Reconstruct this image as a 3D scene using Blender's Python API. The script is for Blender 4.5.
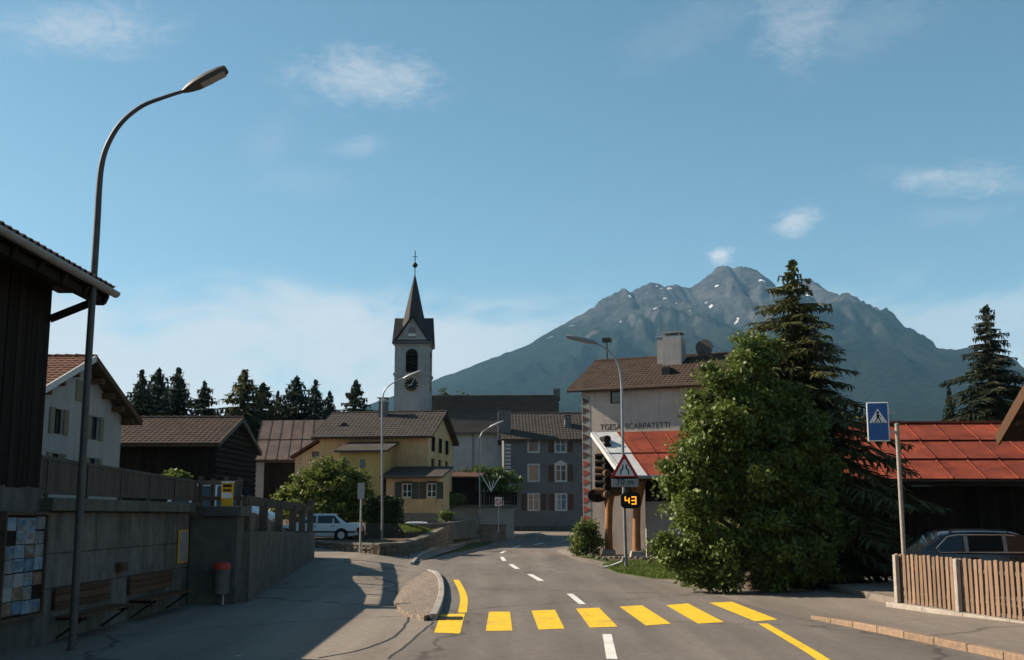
import bpy, bmesh, math, random
import numpy as np
from mathutils import Vector, Matrix, noise as mnoise

for o in list(bpy.data.objects):
    bpy.data.objects.remove(o)
S = bpy.context.scene
COL = S.collection
R = math.radians
random.seed(7)

# ------------------------------------------------------------------ camera
F_PX, PITCH, EYE = 1138.0, math.atan(185 / 1138.0), 2.2
cam_d = bpy.data.cameras.new('camera')
cam_d.sensor_width = 36.0
cam_d.lens = 36.0 * F_PX / 1024.0
cam_d.clip_start = 0.1
cam_d.clip_end = 60000.0
cam = bpy.data.objects.new('camera', cam_d)
COL.objects.link(cam)
cam.location = (0, 0, EYE)
cam.rotation_euler = (R(90) + PITCH, 0, 0)
S.camera = cam

# ------------------------------------------------------------------ light
TO_SUN = Vector((-1.5, 0.46, 1.0)).normalized()
SUN_EL = math.asin(TO_SUN.z)
SUN_AZ = math.atan2(TO_SUN.x, TO_SUN.y)          # clockwise from +Y
world = bpy.data.worlds.new('World')
S.world = world
world.use_nodes = True
SKY_STRENGTH = 0.058
sun_d = bpy.data.lights.new('sun', 'SUN')
sun_d.energy = 5.0
sun_d.angle = R(0.55)
sun_d.color = (1.0, 0.86, 0.68)
sun = bpy.data.objects.new('sun', sun_d)
COL.objects.link(sun)
sun.rotation_euler = (-TO_SUN).to_track_quat('-Z', 'Y').to_euler()
vs = S.view_settings
vs.view_transform = 'Standard'
vs.look = 'None'
vs.gamma = 1.0
vs.use_curve_mapping = False
vs.exposure = 1.1
S.render.engine = 'CYCLES'
S.cycles.volume_bounces = 1
S.cycles.max_bounces = 5
S.cycles.diffuse_bounces = 3
S.cycles.glossy_bounces = 2
S.cycles.transmission_bounces = 3


def build_world():
    nt = world.node_tree
    nt.nodes.clear()
    N = nt.nodes.new
    L = nt.links.new

    def math_(op, a, b=None, c=None):
        n = N('ShaderNodeMath')
        n.operation = op
        for i, v in enumerate((a, b, c)):
            if v is None:
                continue
            if isinstance(v, (int, float)):
                n.inputs[i].default_value = v
            else:
                L(v, n.inputs[i])
        return n.outputs[0]
    out = N('ShaderNodeOutputWorld')
    bg = N('ShaderNodeBackground')
    bg.inputs['Strength'].default_value = SKY_STRENGTH
    sky = N('ShaderNodeTexSky')
    sky.sky_type = 'NISHITA'
    sky.sun_disc = False
    sky.sun_elevation = SUN_EL
    sky.sun_rotation = SUN_AZ
    sky.altitude = 1100
    sky.air_density = 1.0
    sky.dust_density = 1.1
    sky.ozone_density = 1.0
    hs = N('ShaderNodeHueSaturation')
    hs.inputs['Hue'].default_value = 0.475
    hs.inputs['Saturation'].default_value = 1.12
    L(sky.outputs[0], hs.inputs['Color'])
    # clouds: soft wisps fixed in the sky by azimuth and elevation
    tc = N('ShaderNodeTexCoord')
    sp = N('ShaderNodeSeparateXYZ')
    L(tc.outputs['Generated'], sp.inputs[0])
    az = math_('ARCTAN2', sp.outputs[0], sp.outputs[1])
    el = math_('ARCSINE', sp.outputs[2])
    cb = N('ShaderNodeCombineXYZ')
    L(math_('MULTIPLY', az, 1.0), cb.inputs[0])
    L(math_('MULTIPLY', el, 2.2), cb.inputs[1])
    def nz(scale, detail=8, rough=0.62, dist=0.6):
        n = N('ShaderNodeTexNoise')
        n.inputs['Scale'].default_value = scale
        n.inputs['Detail'].default_value = detail
        n.inputs['Roughness'].default_value = rough
        n.inputs['Distortion'].default_value = dist
        L(cb.outputs[0], n.inputs['Vector'])
        return n.outputs[0]
    n1 = nz(19, 9, .66, 1.1)
    n2 = nz(6, 7, 0.6, 0.3)
    n3 = nz(55, 7, 0.68, 0.9)

    def ss(x, a, b):
        n = N('ShaderNodeMapRange')
        n.interpolation_type = 'SMOOTHSTEP'
        n.inputs[1].default_value = a
        n.inputs[2].default_value = b
        L(x, n.inputs[0])
        return n.outputs[0]

    def az_el(u, v):
        d = ray(u, v)
        return math.atan2(d.x, d.y), math.asin(d.z)
    # (u, v) of the centre only used to read off the azimuth and elevation
    wisps = [(368, 78, .085, .03, .8, 0), (95, 30, .08, .026, .7, .12), (797, 222, .026, .014, 1.1, .25),
             (721, 256, .014, .010, 1.6, 0), (960, 180, .07, .016, .75, -.1), (800, 18, .05, .05, .5, 0),
             (360, 148, .035, .012, .4, .15), (265, 145, .03, .03, .22, .5), (690, 30, .09, .03, .16, .3),
             (960, 215, .05, .012, .22, 0), (860, 30, .09, .03, .2, .2), (300, 180, .06, .02, .15, 0)]
    tot = None
    for (u, v, wa, we, st, tilt) in wisps:
        a0, e0 = az_el(u, v)
        da = math_('SUBTRACT', az, a0)
        de = math_('SUBTRACT', math_('SUBTRACT', el, e0), math_('MULTIPLY', da, tilt))
        q = math_('ADD', math_('POWER', math_('ABSOLUTE', math_('DIVIDE', da, wa)), 2.0),
                  math_('POWER', math_('ABSOLUTE', math_('DIVIDE', de, we)), 2.0))
        fall = math_('EXPONENT', math_('MULTIPLY', q, -1.0))
        mix_n = math_('ADD', math_('MULTIPLY', n1, .55), math_('MULTIPLY', n3, .45))
        body = ss(math_('ADD', math_('MULTIPLY', fall, .42), mix_n), .61, 1.06)
        w = math_('MULTIPLY', math_('MULTIPLY', body, ss(fall, 0.03, 0.5)), st * .66)
        tot = w if tot is None else math_('MAXIMUM', tot, w)
    # thin layer of cloud lying above the horizon all round
    top = math_('ADD', .190, math_('MULTIPLY', math_('SUBTRACT', n2, .5), .14))
    band = math_('MULTIPLY', ss(math_('SUBTRACT', top, el), -.012, .03), ss(el, -.05, .10))
    band = math_('MULTIPLY', band, ss(n2, .24, .52))
    azf = math_('SUBTRACT', 1.0, math_('MULTIPLY', ss(az, -.10, .12), .45))
    band = math_('MULTIPLY', math_('MULTIPLY', band, azf), .78)
    tot = math_('MAXIMUM', tot, band)
    mx = N('ShaderNodeMix')
    mx.data_type = 'RGBA'
    L(tot, mx.inputs[0])
    L(hs.outputs[0], mx.inputs[6])
    mx.inputs[7].default_value = (6.4, 6.45, 6.5, 1)
    L(mx.outputs[2], bg.inputs['Color'])
    L(bg.outputs[0], out.inputs[0])


# ------------------------------------------------------------------ where things stand
CP, SP_ = math.cos(PITCH), math.sin(PITCH)


def ray(u, v):
    a, b = (u - 512) / F_PX, (330 - v) / F_PX
    return Vector((a, CP - b * SP_, SP_ + b * CP)).normalized()


def sm(a, b, x):
    t = min(1, max(0, (x - a) / (b - a)))
    return t * t * (3 - 2 * t)


def hgt(x, y):
    """height of the natural ground: level by the crossing, rising behind"""
    z = 0.023 * max(0, min(y, 62) - 29) * sm(3, 7, -x)
    z += 0.03 * max(0, min(y, 125) - 78)
    z += 0.010 * max(0, min(y, 1200) - 125)
    return z


def G(u, v, dz=0.0):
    """the ground point seen in direction (u, v)"""
    d = ray(u, v)
    t = 4.0
    while t < 400:
        p = Vector((0, 0, EYE)) + d * t
        if p.z < hgt(p.x, p.y):
            break
        t += .25
    a, b = t - .25, t
    for _ in range(20):
        m = (a + b) / 2
        p = Vector((0, 0, EYE)) + d * m
        if p.z < hgt(p.x, p.y):
            b = m
        else:
            a = m
    p = Vector((0, 0, EYE)) + d * b
    return Vector((p.x, p.y, hgt(p.x, p.y) + dz))


def P(u, v, Y):
    d = ray(u, v)
    return Vector((0, 0, EYE)) + d * (Y / d.y)


def PX(u, v, X):
    d = ray(u, v)
    return Vector((0, 0, EYE)) + d * (X / d.x)


build_world()
world.cycles.sampling_method = 'MANUAL'
world.cycles.sample_map_resolution = 512


# ------------------------------------------------------------------ materials
def mk(name):
    m = bpy.data.materials.new(name)
    m.use_nodes = True
    nt = m.node_tree
    b = nt.nodes['Principled BSDF']
    return m, nt, b


def M(name, c1, c2=None, scale=4.0, rough=.85, bump=0.0, bscale=None, stretch=(1, 1, 1), metal=0.0, spec=.14,
      rnd=0.0, stain=0.0, stain_scale=.5, wave=None, trans=0.0, streak=0.0, speck=0.0):
    m, nt, b = mk(name)
    N, L = nt.nodes.new, nt.links.new
    geo = N('ShaderNodeNewGeometry')
    mp = N('ShaderNodeMapping')
    mp.inputs['Scale'].default_value = stretch
    L(geo.outputs['Position'], mp.inputs['Vector'])
    vec = mp.outputs[0]
    c2 = c2 or tuple(x * .7 for x in c1)

    def noise(sc, det=7, ro=.6, v=None):
        n = N('ShaderNodeTexNoise')
        n.inputs['Scale'].default_value = sc
        n.inputs['Detail'].default_value = det
        n.inputs['Roughness'].default_value = ro
        L(v or vec, n.inputs['Vector'])
        return n.outputs[0]

    def ramp(x, a, bb):
        n = N('ShaderNodeMapRange')
        n.inputs[1].default_value = a
        n.inputs[2].default_value = bb
        L(x, n.inputs[0])
        return n.outputs[0]

    def mix(f, a, bb, mode='MIX'):
        n = N('ShaderNodeMix')
        n.data_type = 'RGBA'
        n.blend_type = mode
        if isinstance(f, float):
            n.inputs[0].default_value = f
        else:
            L(f, n.inputs[0])
        for i, v in ((6, a), (7, bb)):
            if isinstance(v, tuple):
                n.inputs[i].default_value = (*v[:3], 1)
            else:
                L(v, n.inputs[i])
        return n.outputs[2]
    col = mix(ramp(noise(scale), .32, .68), c1, c2)
    if stain:
        f = ramp(noise(stain_scale, 5, .65, geo.outputs['Position']), .46, .68)
        mm = N('ShaderNodeMath')
        mm.operation = 'MULTIPLY'
        L(f, mm.inputs[0])
        mm.inputs[1].default_value = stain
        col = mix(mm.outputs[0], col, tuple(x * .35 for x in c1))
    if streak:
        mp2 = N('ShaderNodeMapping')
        mp2.inputs['Scale'].default_value = (3.2, 3.2, .22)
        L(geo.outputs['Position'], mp2.inputs['Vector'])
        f = ramp(noise(1.6, 5, .6, mp2.outputs[0]), .5, .75)
        mm = N('ShaderNodeMath')
        mm.operation = 'MULTIPLY'
        L(f, mm.inputs[0])
        mm.inputs[1].default_value = streak
        col = mix(mm.outputs[0], col, tuple(x * .3 for x in c1))
    if speck:
        f = noise(90, 3, .7, geo.outputs['Position'])
        hv = N('ShaderNodeMapRange')
        L(f, hv.inputs[0])
        hv.inputs[1].default_value = .3
        hv.inputs[2].default_value = .7
        hv.inputs[3].default_value = 1 - speck
        hv.inputs[4].default_value = 1 + speck
        vm = N('ShaderNodeVectorMath')
        vm.operation = 'SCALE'
        L(col, vm.inputs[0])
        L(hv.outputs[0], vm.inputs['Scale'])
        col = vm.outputs[0]
    if rnd:
        oi = N('ShaderNodeObjectInfo')
        hv = N('ShaderNodeMapRange')
        L(oi.outputs['Random'], hv.inputs[0])
        hv.inputs[3].default_value = 1 - rnd
        hv.inputs[4].default_value = 1 + rnd
        vm = N('ShaderNodeVectorMath')
        vm.operation = 'SCALE'
        L(col, vm.inputs[0])
        L(hv.outputs[0], vm.inputs['Scale'])
        col = vm.outputs[0]
    L(col, b.inputs['Base Color'])
    b.inputs['Roughness'].default_value = rough
    b.inputs['Metallic'].default_value = metal
    b.inputs['Specular IOR Level'].default_value = spec
    if bump:
        bn = N('ShaderNodeBump')
        bn.inputs['Strength'].default_value = bump
        bn.inputs['Distance'].default_value = .03
        L(noise(bscale or scale * 4, 6, .65), bn.inputs['Height'])
        L(bn.outputs[0], b.inputs['Normal'])
    if trans:
        tr = N('ShaderNodeBsdfTranslucent')
        L(col, tr.inputs['Color'])
        ms = N('ShaderNodeMixShader')
        ms.inputs[0].default_value = trans
        L(b.outputs[0], ms.inputs[1])
        L(tr.outputs[0], ms.inputs[2])
        L(ms.outputs[0], nt.nodes['Material Output'].inputs[0])
    return m


def glass_mat(name, col, rough=.05):
    m, nt, b = mk(name)
    b.inputs['Base Color'].default_value = (*col, 1)
    b.inputs['Roughness'].default_value = rough
    b.inputs['Specular IOR Level'].default_value = .7
    return m


def emit_mat(name, col, s):
    m, nt, b = mk(name)
    b.inputs['Base Color'].default_value = (*col, 1)
    b.inputs['Emission Color'].default_value = (*col, 1)
    b.inputs['Emission Strength'].default_value = s
    return m


def asphalt_mat(name, base, tint, crack=.5):
    m, nt, b = mk(name)
    N, L = nt.nodes.new, nt.links.new
    geo = N('ShaderNodeNewGeometry')

    def noise(sc, det=6, ro=.6, st=None):
        n = N('ShaderNodeTexNoise')
        n.inputs['Scale'].default_value = sc
        n.inputs['Detail'].default_value = det
        n.inputs['Roughness'].default_value = ro
        if st:
            mp = N('ShaderNodeMapping')
            mp.inputs['Scale'].default_value = st
            L(geo.outputs['Position'], mp.inputs[0])
            L(mp.outputs[0], n.inputs['Vector'])
        else:
            L(geo.outputs['Position'], n.inputs['Vector'])
        return n.outputs[0]

    def mr(x, a, bb, c=0., d=1.):
        n = N('ShaderNodeMapRange')
        n.inputs[1].default_value, n.inputs[2].default_value = a, bb
        n.inputs[3].default_value, n.inputs[4].default_value = c, d
        L(x, n.inputs[0])
        return n.outputs[0]

    def mul(a, bb):
        n = N('ShaderNodeMath')
        n.operation = 'MULTIPLY'
        for i, v in ((0, a), (1, bb)):
            if isinstance(v, float):
                n.inputs[i].default_value = v
            else:
                L(v, n.inputs[i])
        return n.outputs[0]
    mx = N('ShaderNodeMix')
    mx.data_type = 'RGBA'
    L(mr(noise(.35, 6, .6, (1, .35, 1)), .35, .65), mx.inputs[0])
    mx.inputs[6].default_value = (*base, 1)
    mx.inputs[7].default_value = (*tint, 1)
    f = mul(mr(noise(45, 4, .7), .25, .75, .65, 1.35), mr(noise(5.0, 7, .7), .3, .7, .80, 1.18))
    f = mul(f, mr(noise(1.0, 3, .5, (1.1, .06, 1)), .35, .65, .84, 1.12))
    vor = N('ShaderNodeTexVoronoi')
    vor.feature = 'DISTANCE_TO_EDGE'
    vor.inputs['Scale'].default_value = .11
    wn = N('ShaderNodeTexNoise')
    wn.inputs['Scale'].default_value = .8
    wn.inputs['Detail'].default_value = 6
    L(geo.outputs['Position'], wn.inputs['Vector'])
    add = N('ShaderNodeVectorMath')
    add.operation = 'MULTIPLY_ADD'
    L(wn.outputs['Color'], add.inputs[0])
    add.inputs[1].default_value = (1.6, 1.6, 0)
    L(geo.outputs['Position'], add.inputs[2])
    L(add.outputs[0], vor.inputs['Vector'])
    f = mul(f, mr(vor.outputs['Distance'], .003, .007, 1 - crack, 1.))
    vm = N('ShaderNodeVectorMath')
    vm.operation = 'SCALE'
    L(mx.outputs[2], vm.inputs[0])
    L(f, vm.inputs['Scale'])
    L(vm.outputs[0], b.inputs['Base Color'])
    b.inputs['Roughness'].default_value = .82
    b.inputs['Specular IOR Level'].default_value = .18
    bn = N('ShaderNodeBump')
    bn.inputs['Strength'].default_value = .5
    bn.inputs['Distance'].default_value = .012
    L(noise(70, 3, .7), bn.inputs['Height'])
    L(bn.outputs[0], b.inputs['Normal'])
    return m


def paint_mat(name, col):
    """road paint worn through to the asphalt in places"""
    m = M(name, col, tuple(x * .86 for x in col), 7, .75, .35, 70, stain=.25, stain_scale=2.2, speck=.12)
    nt = m.node_tree
    N, L = nt.nodes.new, nt.links.new
    b = nt.nodes['Principled BSDF']
    src = b.inputs['Base Color'].links[0].from_socket
    geo = N('ShaderNodeNewGeometry')
    n1 = N('ShaderNodeTexNoise')
    n1.inputs['Scale'].default_value = 11
    n1.inputs['Detail'].default_value = 9
    n1.inputs['Roughness'].default_value = .75
    L(geo.outputs['Position'], n1.inputs['Vector'])
    n2 = N('ShaderNodeTexNoise')
    n2.inputs['Scale'].default_value = 1.3
    n2.inputs['Detail'].default_value = 3
    L(geo.outputs['Position'], n2.inputs['Vector'])
    ad = N('ShaderNodeMath')
    ad.operation = 'MULTIPLY_ADD'
    L(n2.outputs[0], ad.inputs[0])
    ad.inputs[1].default_value = .45
    L(n1.outputs[0], ad.inputs[2])
    mr = N('ShaderNodeMapRange')
    mr.inputs[1].default_value = .80
    mr.inputs[2].default_value = .90
    mr.inputs[4].default_value = .85
    L(ad.outputs[0], mr.inputs[0])
    mx = N('ShaderNodeMix')
    mx.data_type = 'RGBA'
    L(mr.outputs[0], mx.inputs[0])
    L(src, mx.inputs[6])
    mx.inputs[7].default_value = (.13, .115, .10, 1)
    L(mx.outputs[2], b.inputs['Base Color'])
    return m


MT = {}
MT['asphalt'] = asphalt_mat('asphalt', (.115, .099, .088), (.158, .136, .119), .4)
MT['apron'] = asphalt_mat('apron_asphalt', (.160, .134, .112), (.205, .173, .145), .5)
MT['pavement'] = asphalt_mat('pavement_asphalt', (.150, .125, .105), (.185, .155, .13), .4)
MT['granite'] = M('granite', (.34, .32, .29), (.22, .20, .18), 18, .8, .5, 60, rnd=.12, speck=.15)
MT['kerb_warm'] = M('kerb_warm', (.30, .20, .13), (.18, .13, .095), 12, .85, .5, 60, rnd=.12, speck=.12)
MT['concrete'] = M('concrete', (.155, .145, .128), (.095, .088, .078), 3, .9, .35, 22, rnd=.07, stain=.5, stain_scale=.6, streak=.85)
MT['concrete_dark'] = M('concrete_dark', (0.118, 0.112, 0.102), (0.074, 0.071, 0.065), 3, .9, .4, 22, stain=.5, streak=.6)
MT['concrete_pale'] = M('concrete_pale', (.36, .32, .275), (.26, .23, .20), 6, .9, .4, 30, stain=.3)
MT['earth'] = M('earth', (.11, .08, .055), (.06, .045, .03), 9, .95, .8, 30)
MT['grass_ground'] = M('grass_ground', (.065, .085, .022), (.045, .06, .018), 3, .95, .6, 30)
MT['yellow_paint'] = paint_mat('yellow_paint', (.70, .46, .03))
MT['white_paint'] = paint_mat('white_paint', (.66, .65, .62))
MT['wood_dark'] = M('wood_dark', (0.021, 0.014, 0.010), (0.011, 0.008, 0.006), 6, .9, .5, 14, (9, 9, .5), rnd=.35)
MT['wood_brown'] = M('wood_brown', (.12, .065, .035), (.06, .034, .02), 6, .85, .5, 14, (8, 8, .6), rnd=.25)
MT['wood_beam'] = M('wood_beam', (.085, .06, .042), (.05, .036, .026), 6, .85, .4, 20, rnd=.2)
MT['wood_picket'] = M('wood_picket', (.27, .175, .115), (.17, .115, .082), 5, .85, .5, 14, (9, 9, .7), rnd=.22, stain=.25, stain_scale=2.5)
MT['wood_grey'] = M('wood_grey', (0.102, 0.087, 0.072), (0.060, 0.051, 0.043), 6, .9, .5, 14, (8, 8, .6), rnd=.2)
MT['wood_warm'] = M('wood_warm', (.36, .17, .07), (.19, .09, .04), 5, .75, .4, 14, (6, 6, .8), rnd=.2)
MT['tile_brown'] = M('tile_brown', (.105, .052, .034), (.062, .036, .027), 2.2, .85, .4, 16, stain=.45, stain_scale=.8, speck=.2)
MT['tile_red'] = M('tile_red', (.17, .072, .044), (.105, .05, .034), 2.2, .85, .4, 16, stain=.4, stain_scale=.8, speck=.2)
MT['tile_grey'] = M('tile_grey', (0.075, 0.064, 0.055), (0.050, 0.043, 0.038), 2.0, .85, .3, 14, stain=.4, stain_scale=.7, speck=.2)
MT['tile_dark'] = M('tile_dark', (.074, .047, .035), (.046, .032, .026), 2.2, .85, .4, 16, stain=.45, stain_scale=.8, speck=.2)
MT['slate'] = M('slate', (.058, .054, .055), (.038, .036, .038), 2.0, .75, .3, 14, stain=.3, speck=.2)
MT['tile_nave'] = M('tile_nave', (.135, .11, .095), (.09, .075, .066), 1.5, .85, .3, 14, stain=.3, speck=.2)
MT['tile_house'] = M('tile_house', (.066, .056, .049), (.044, .038, .034), 2.0, .85, .3, 14, stain=.4, stain_scale=.7, speck=.2)
MT['plaster_nave'] = M('plaster_nave', (.52, .51, .50), (.43, .42, .41), .5, .92, .3, 20, stain=.2, streak=.3)
MT['tile_near'] = M('tile_near', (.17, .085, .05), (.09, .05, .035), 3, .85, .5, 16, stain=.5, stain_scale=1.2)
MT['metal_red'] = M('metal_red', (.285, .058, .029), (.18, .043, .026), 1.2, .75, .25, 14, rnd=.2, stain=.7, stain_scale=1.1, spec=.12, streak=.5)
MT['metal_brown'] = M('metal_brown', (.115, .082, .068), (.07, .052, .045), 1.5, .6, .15, 20, rnd=.2, stain=.4, spec=.15)
MT['sheet_pale'] = M('sheet_pale', (.5, .5, .5), (.4, .4, .4), 2, .45, .1, 20, rnd=.05, stain=.2, spec=.5)
MT['zinc'] = M('zinc', (.30, .31, .32), (.22, .23, .24), 3, .45, .1, 20, metal=.6)
MT['galv'] = M('galvanised', (.42, .43, .44), (.33, .34, .35), 6, .5, .05, 20, metal=.55)
MT['lamp_dark'] = M('lamp_dark', (.10, .095, .09), (.075, .07, .068), 4, .55, .05, 20, metal=.3)
MT['black_metal'] = M('black_metal', (.02, .02, .022), (.014, .014, .015), 5, .5)
MT['rail_metal'] = M('rail_metal', (.075, .07, .066), (.05, .046, .043), 6, .6, .1, metal=.2)
MT['plaster_white'] = M('plaster_white', (0.324, 0.314, 0.292), (0.270, 0.259, 0.243), 1.2, .92, .35, 30, stain=.18, streak=.25)
MT['plaster_tan'] = M('plaster_tan', (.50, .42, .365), (.40, .335, .295), .9, .92, .4, 26, stain=.25, stain_scale=.5, streak=.3)
MT['plaster_lower'] = M('plaster_lower', (.42, .38, .34), (.28, .255, .23), .8, .92, .5, 20, stain=.45, stain_scale=.6, streak=.3)
MT['plaster_yellow'] = M('plaster_yellow', (.50, .35, .185), (.39, .275, .15), .8, .92, .35, 26, stain=.35, stain_scale=.4, streak=.4)
MT['plaster_green'] = M('plaster_green', (.42, .32, .12), (.34, .26, .105), .8, .92, .3, 26, stain=.2, streak=.3)
MT['plaster_grey'] = M('plaster_grey', (0.143, 0.140, 0.143), (0.115, 0.112, 0.115), .9, .92, .3, 26, stain=.15, streak=.25)
MT['plaster_church'] = M('plaster_church', (.35, .34, .335), (.28, .275, .27), .5, .92, .3, 20, stain=.2, streak=.3)
MT['plaster_beige'] = M('plaster_beige', (.50, .40, .27), (.40, .32, .22), .8, .92, .3, 26, stain=.3, streak=.3)
MT['trim_white'] = M('trim_white', (.5, .49, .47), (.42, .41, .4), 4, .8, .1)
MT['frame_white'] = M('frame_white', (.62, .62, .6), (.54, .54, .52), 6, .6)
MT['shutter_brown'] = M('shutter_brown', (.10, .055, .04), (.07, .04, .03), 5, .8, .3, 20, (1, 1, 8))
MT['shutter_green'] = M('shutter_green', (.055, .06, .045), (.038, .042, .033), 5, .8, .3, 20, (1, 1, 8))
MT['shutter_grey'] = M('shutter_grey', (.20, .18, .12), (.14, .13, .09), 5, .8, .3, 20, (1, 1, 8))
MT['sgraffito_red'] = M('sgraffito_red', (.34, .085, .06), (.27, .07, .05), 3, .9)
MT['sgraffito_dark'] = M('sgraffito_dark', (.10, .06, .055), (.07, .045, .04), 3, .9)
MT['letter'] = M('letter', (.06, .035, .035), (.045, .03, .03), 5, .9)
MT['glass'] = glass_mat('window_glass', (.02, .026, .034), .12)
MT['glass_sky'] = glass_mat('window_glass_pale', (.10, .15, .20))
MT['car_glass'] = glass_mat('car_glass', (.012, .016, .018))
MT['car_white'] = M('car_white', (.62, .66, .68), (.58, .62, .64), 2, .28, spec=.6)
MT['car_dark'] = M('car_dark', (.010, .012, .017), (.008, .010, .014), 2, .18, spec=.7)
MT['car_trim'] = M('car_trim', (.03, .03, .032), (.022, .022, .024), 5, .6)
MT['chrome'] = M('chrome', (.55, .58, .62), (.5, .53, .56), 4, .2, metal=.9)
MT['tyre'] = M('tyre', (.02, .02, .02), (.014, .014, .014), 5, .9)
MT['rim'] = M('rim', (.55, .56, .57), (.45, .46, .47), 5, .4, metal=.4)
MT['red_lens'] = M('red_lens', (.25, .02, .015), (.2, .015, .01), 5, .3)
MT['sign_blue'] = M('sign_blue', (.018, .085, .28), (.015, .075, .25), 5, .45, spec=.4)
MT['sign_white'] = M('sign_white', (.72, .72, .70), (.66, .66, .64), 5, .5)
MT['sign_red'] = M('sign_red', (.50, .035, .03), (.44, .03, .028), 5, .5)
MT['sign_black'] = M('sign_black', (.015, .015, .016), (.012, .012, .012), 5, .6)
MT['sign_back'] = M('sign_back', (.33, .33, .33), (.27, .27, .27), 4, .5, metal=.4)
MT['bus_yellow'] = M('bus_yellow', (.72, .36, .02), (.64, .32, .02), 5, .5)
MT['red_plastic'] = M('red_plastic', (.38, .045, .03), (.32, .04, .03), 5, .5)
MT['led'] = emit_mat('led_amber', (1.0, .36, .02), .7)
MT['leaf'] = M('leaf', (.135, .175, .028), (.062, .096, .018), 1.1, .55, rnd=0, trans=.32, spec=.35)
MT['leaf_yellow'] = M('leaf_yellow', (.15, .18, .03), (.08, .11, .02), 1.6, .55, trans=.35, spec=.3)
MT['leaf_dark'] = M('leaf_dark', (.055, .08, .022), (.032, .05, .016), 1.5, .6, trans=.25, spec=.3)
MT['needle'] = M('needle', (.030, .044, .020), (.018, .028, .014), 1.2, .7, trans=.12, spec=.25)
MT['needle_light'] = M('needle_light', (.115, .122, .038), (.060, .070, .024), 1.2, .7, trans=.18, spec=.25)
MT['bark'] = M('bark', (.13, .10, .075), (.075, .058, .045), 8, .95, .8, 24, (4, 4, .8))
MT['flower_red'] = M('flower_red', (.5, .03, .025), (.42, .03, .03), 5, .6)
MT['grass'] = M('grass', (.12, .16, .035), (.07, .10, .022), 2.5, .7, trans=.3)
MT['stone'] = M('field_stone', (.21, .185, .15), (.12, .105, .085), 3.5, .95, .7, 18, stain=.3, stain_scale=2)
MT['tar'] = M('tar', (.04, .038, .036), (.03, .028, .027), 6, .6)
MT['cobble'] = None


def cobble_mat():
    m, nt, b = mk('cobble')
    N, L = nt.nodes.new, nt.links.new
    geo = N('ShaderNodeNewGeometry')
    vo = N('ShaderNodeTexVoronoi')
    vo.inputs['Scale'].default_value = 9
    L(geo.outputs['Position'], vo.inputs['Vector'])
    ve = N('ShaderNodeTexVoronoi')
    ve.feature = 'DISTANCE_TO_EDGE'
    ve.inputs['Scale'].default_value = 9
    L(geo.outputs['Position'], ve.inputs['Vector'])
    cr = N('ShaderNodeValToRGB')
    cr.color_ramp.elements[0].color = (.17, .125, .09, 1)
    cr.color_ramp.elements[1].color = (.29, .23, .175, 1)
    L(vo.outputs['Color'], cr.inputs[0])
    e = N('ShaderNodeMapRange')
    e.inputs[1].default_value = .0
    e.inputs[2].default_value = .12
    e.inputs[3].default_value = .35
    L(ve.outputs['Distance'], e.inputs[0])
    vm = N('ShaderNodeVectorMath')
    vm.operation = 'SCALE'
    L(cr.outputs[0], vm.inputs[0])
    L(e.outputs[0], vm.inputs['Scale'])
    L(vm.outputs[0], b.inputs['Base Color'])
    b.inputs['Roughness'].default_value = .85
    bn = N('ShaderNodeBump')
    bn.inputs['Strength'].default_value = .8
    bn.inputs['Distance'].default_value = .03
    L(e.outputs[0], bn.inputs['Height'])
    L(bn.outputs[0], b.inputs['Normal'])
    return m


MT['cobble'] = cobble_mat()


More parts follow.
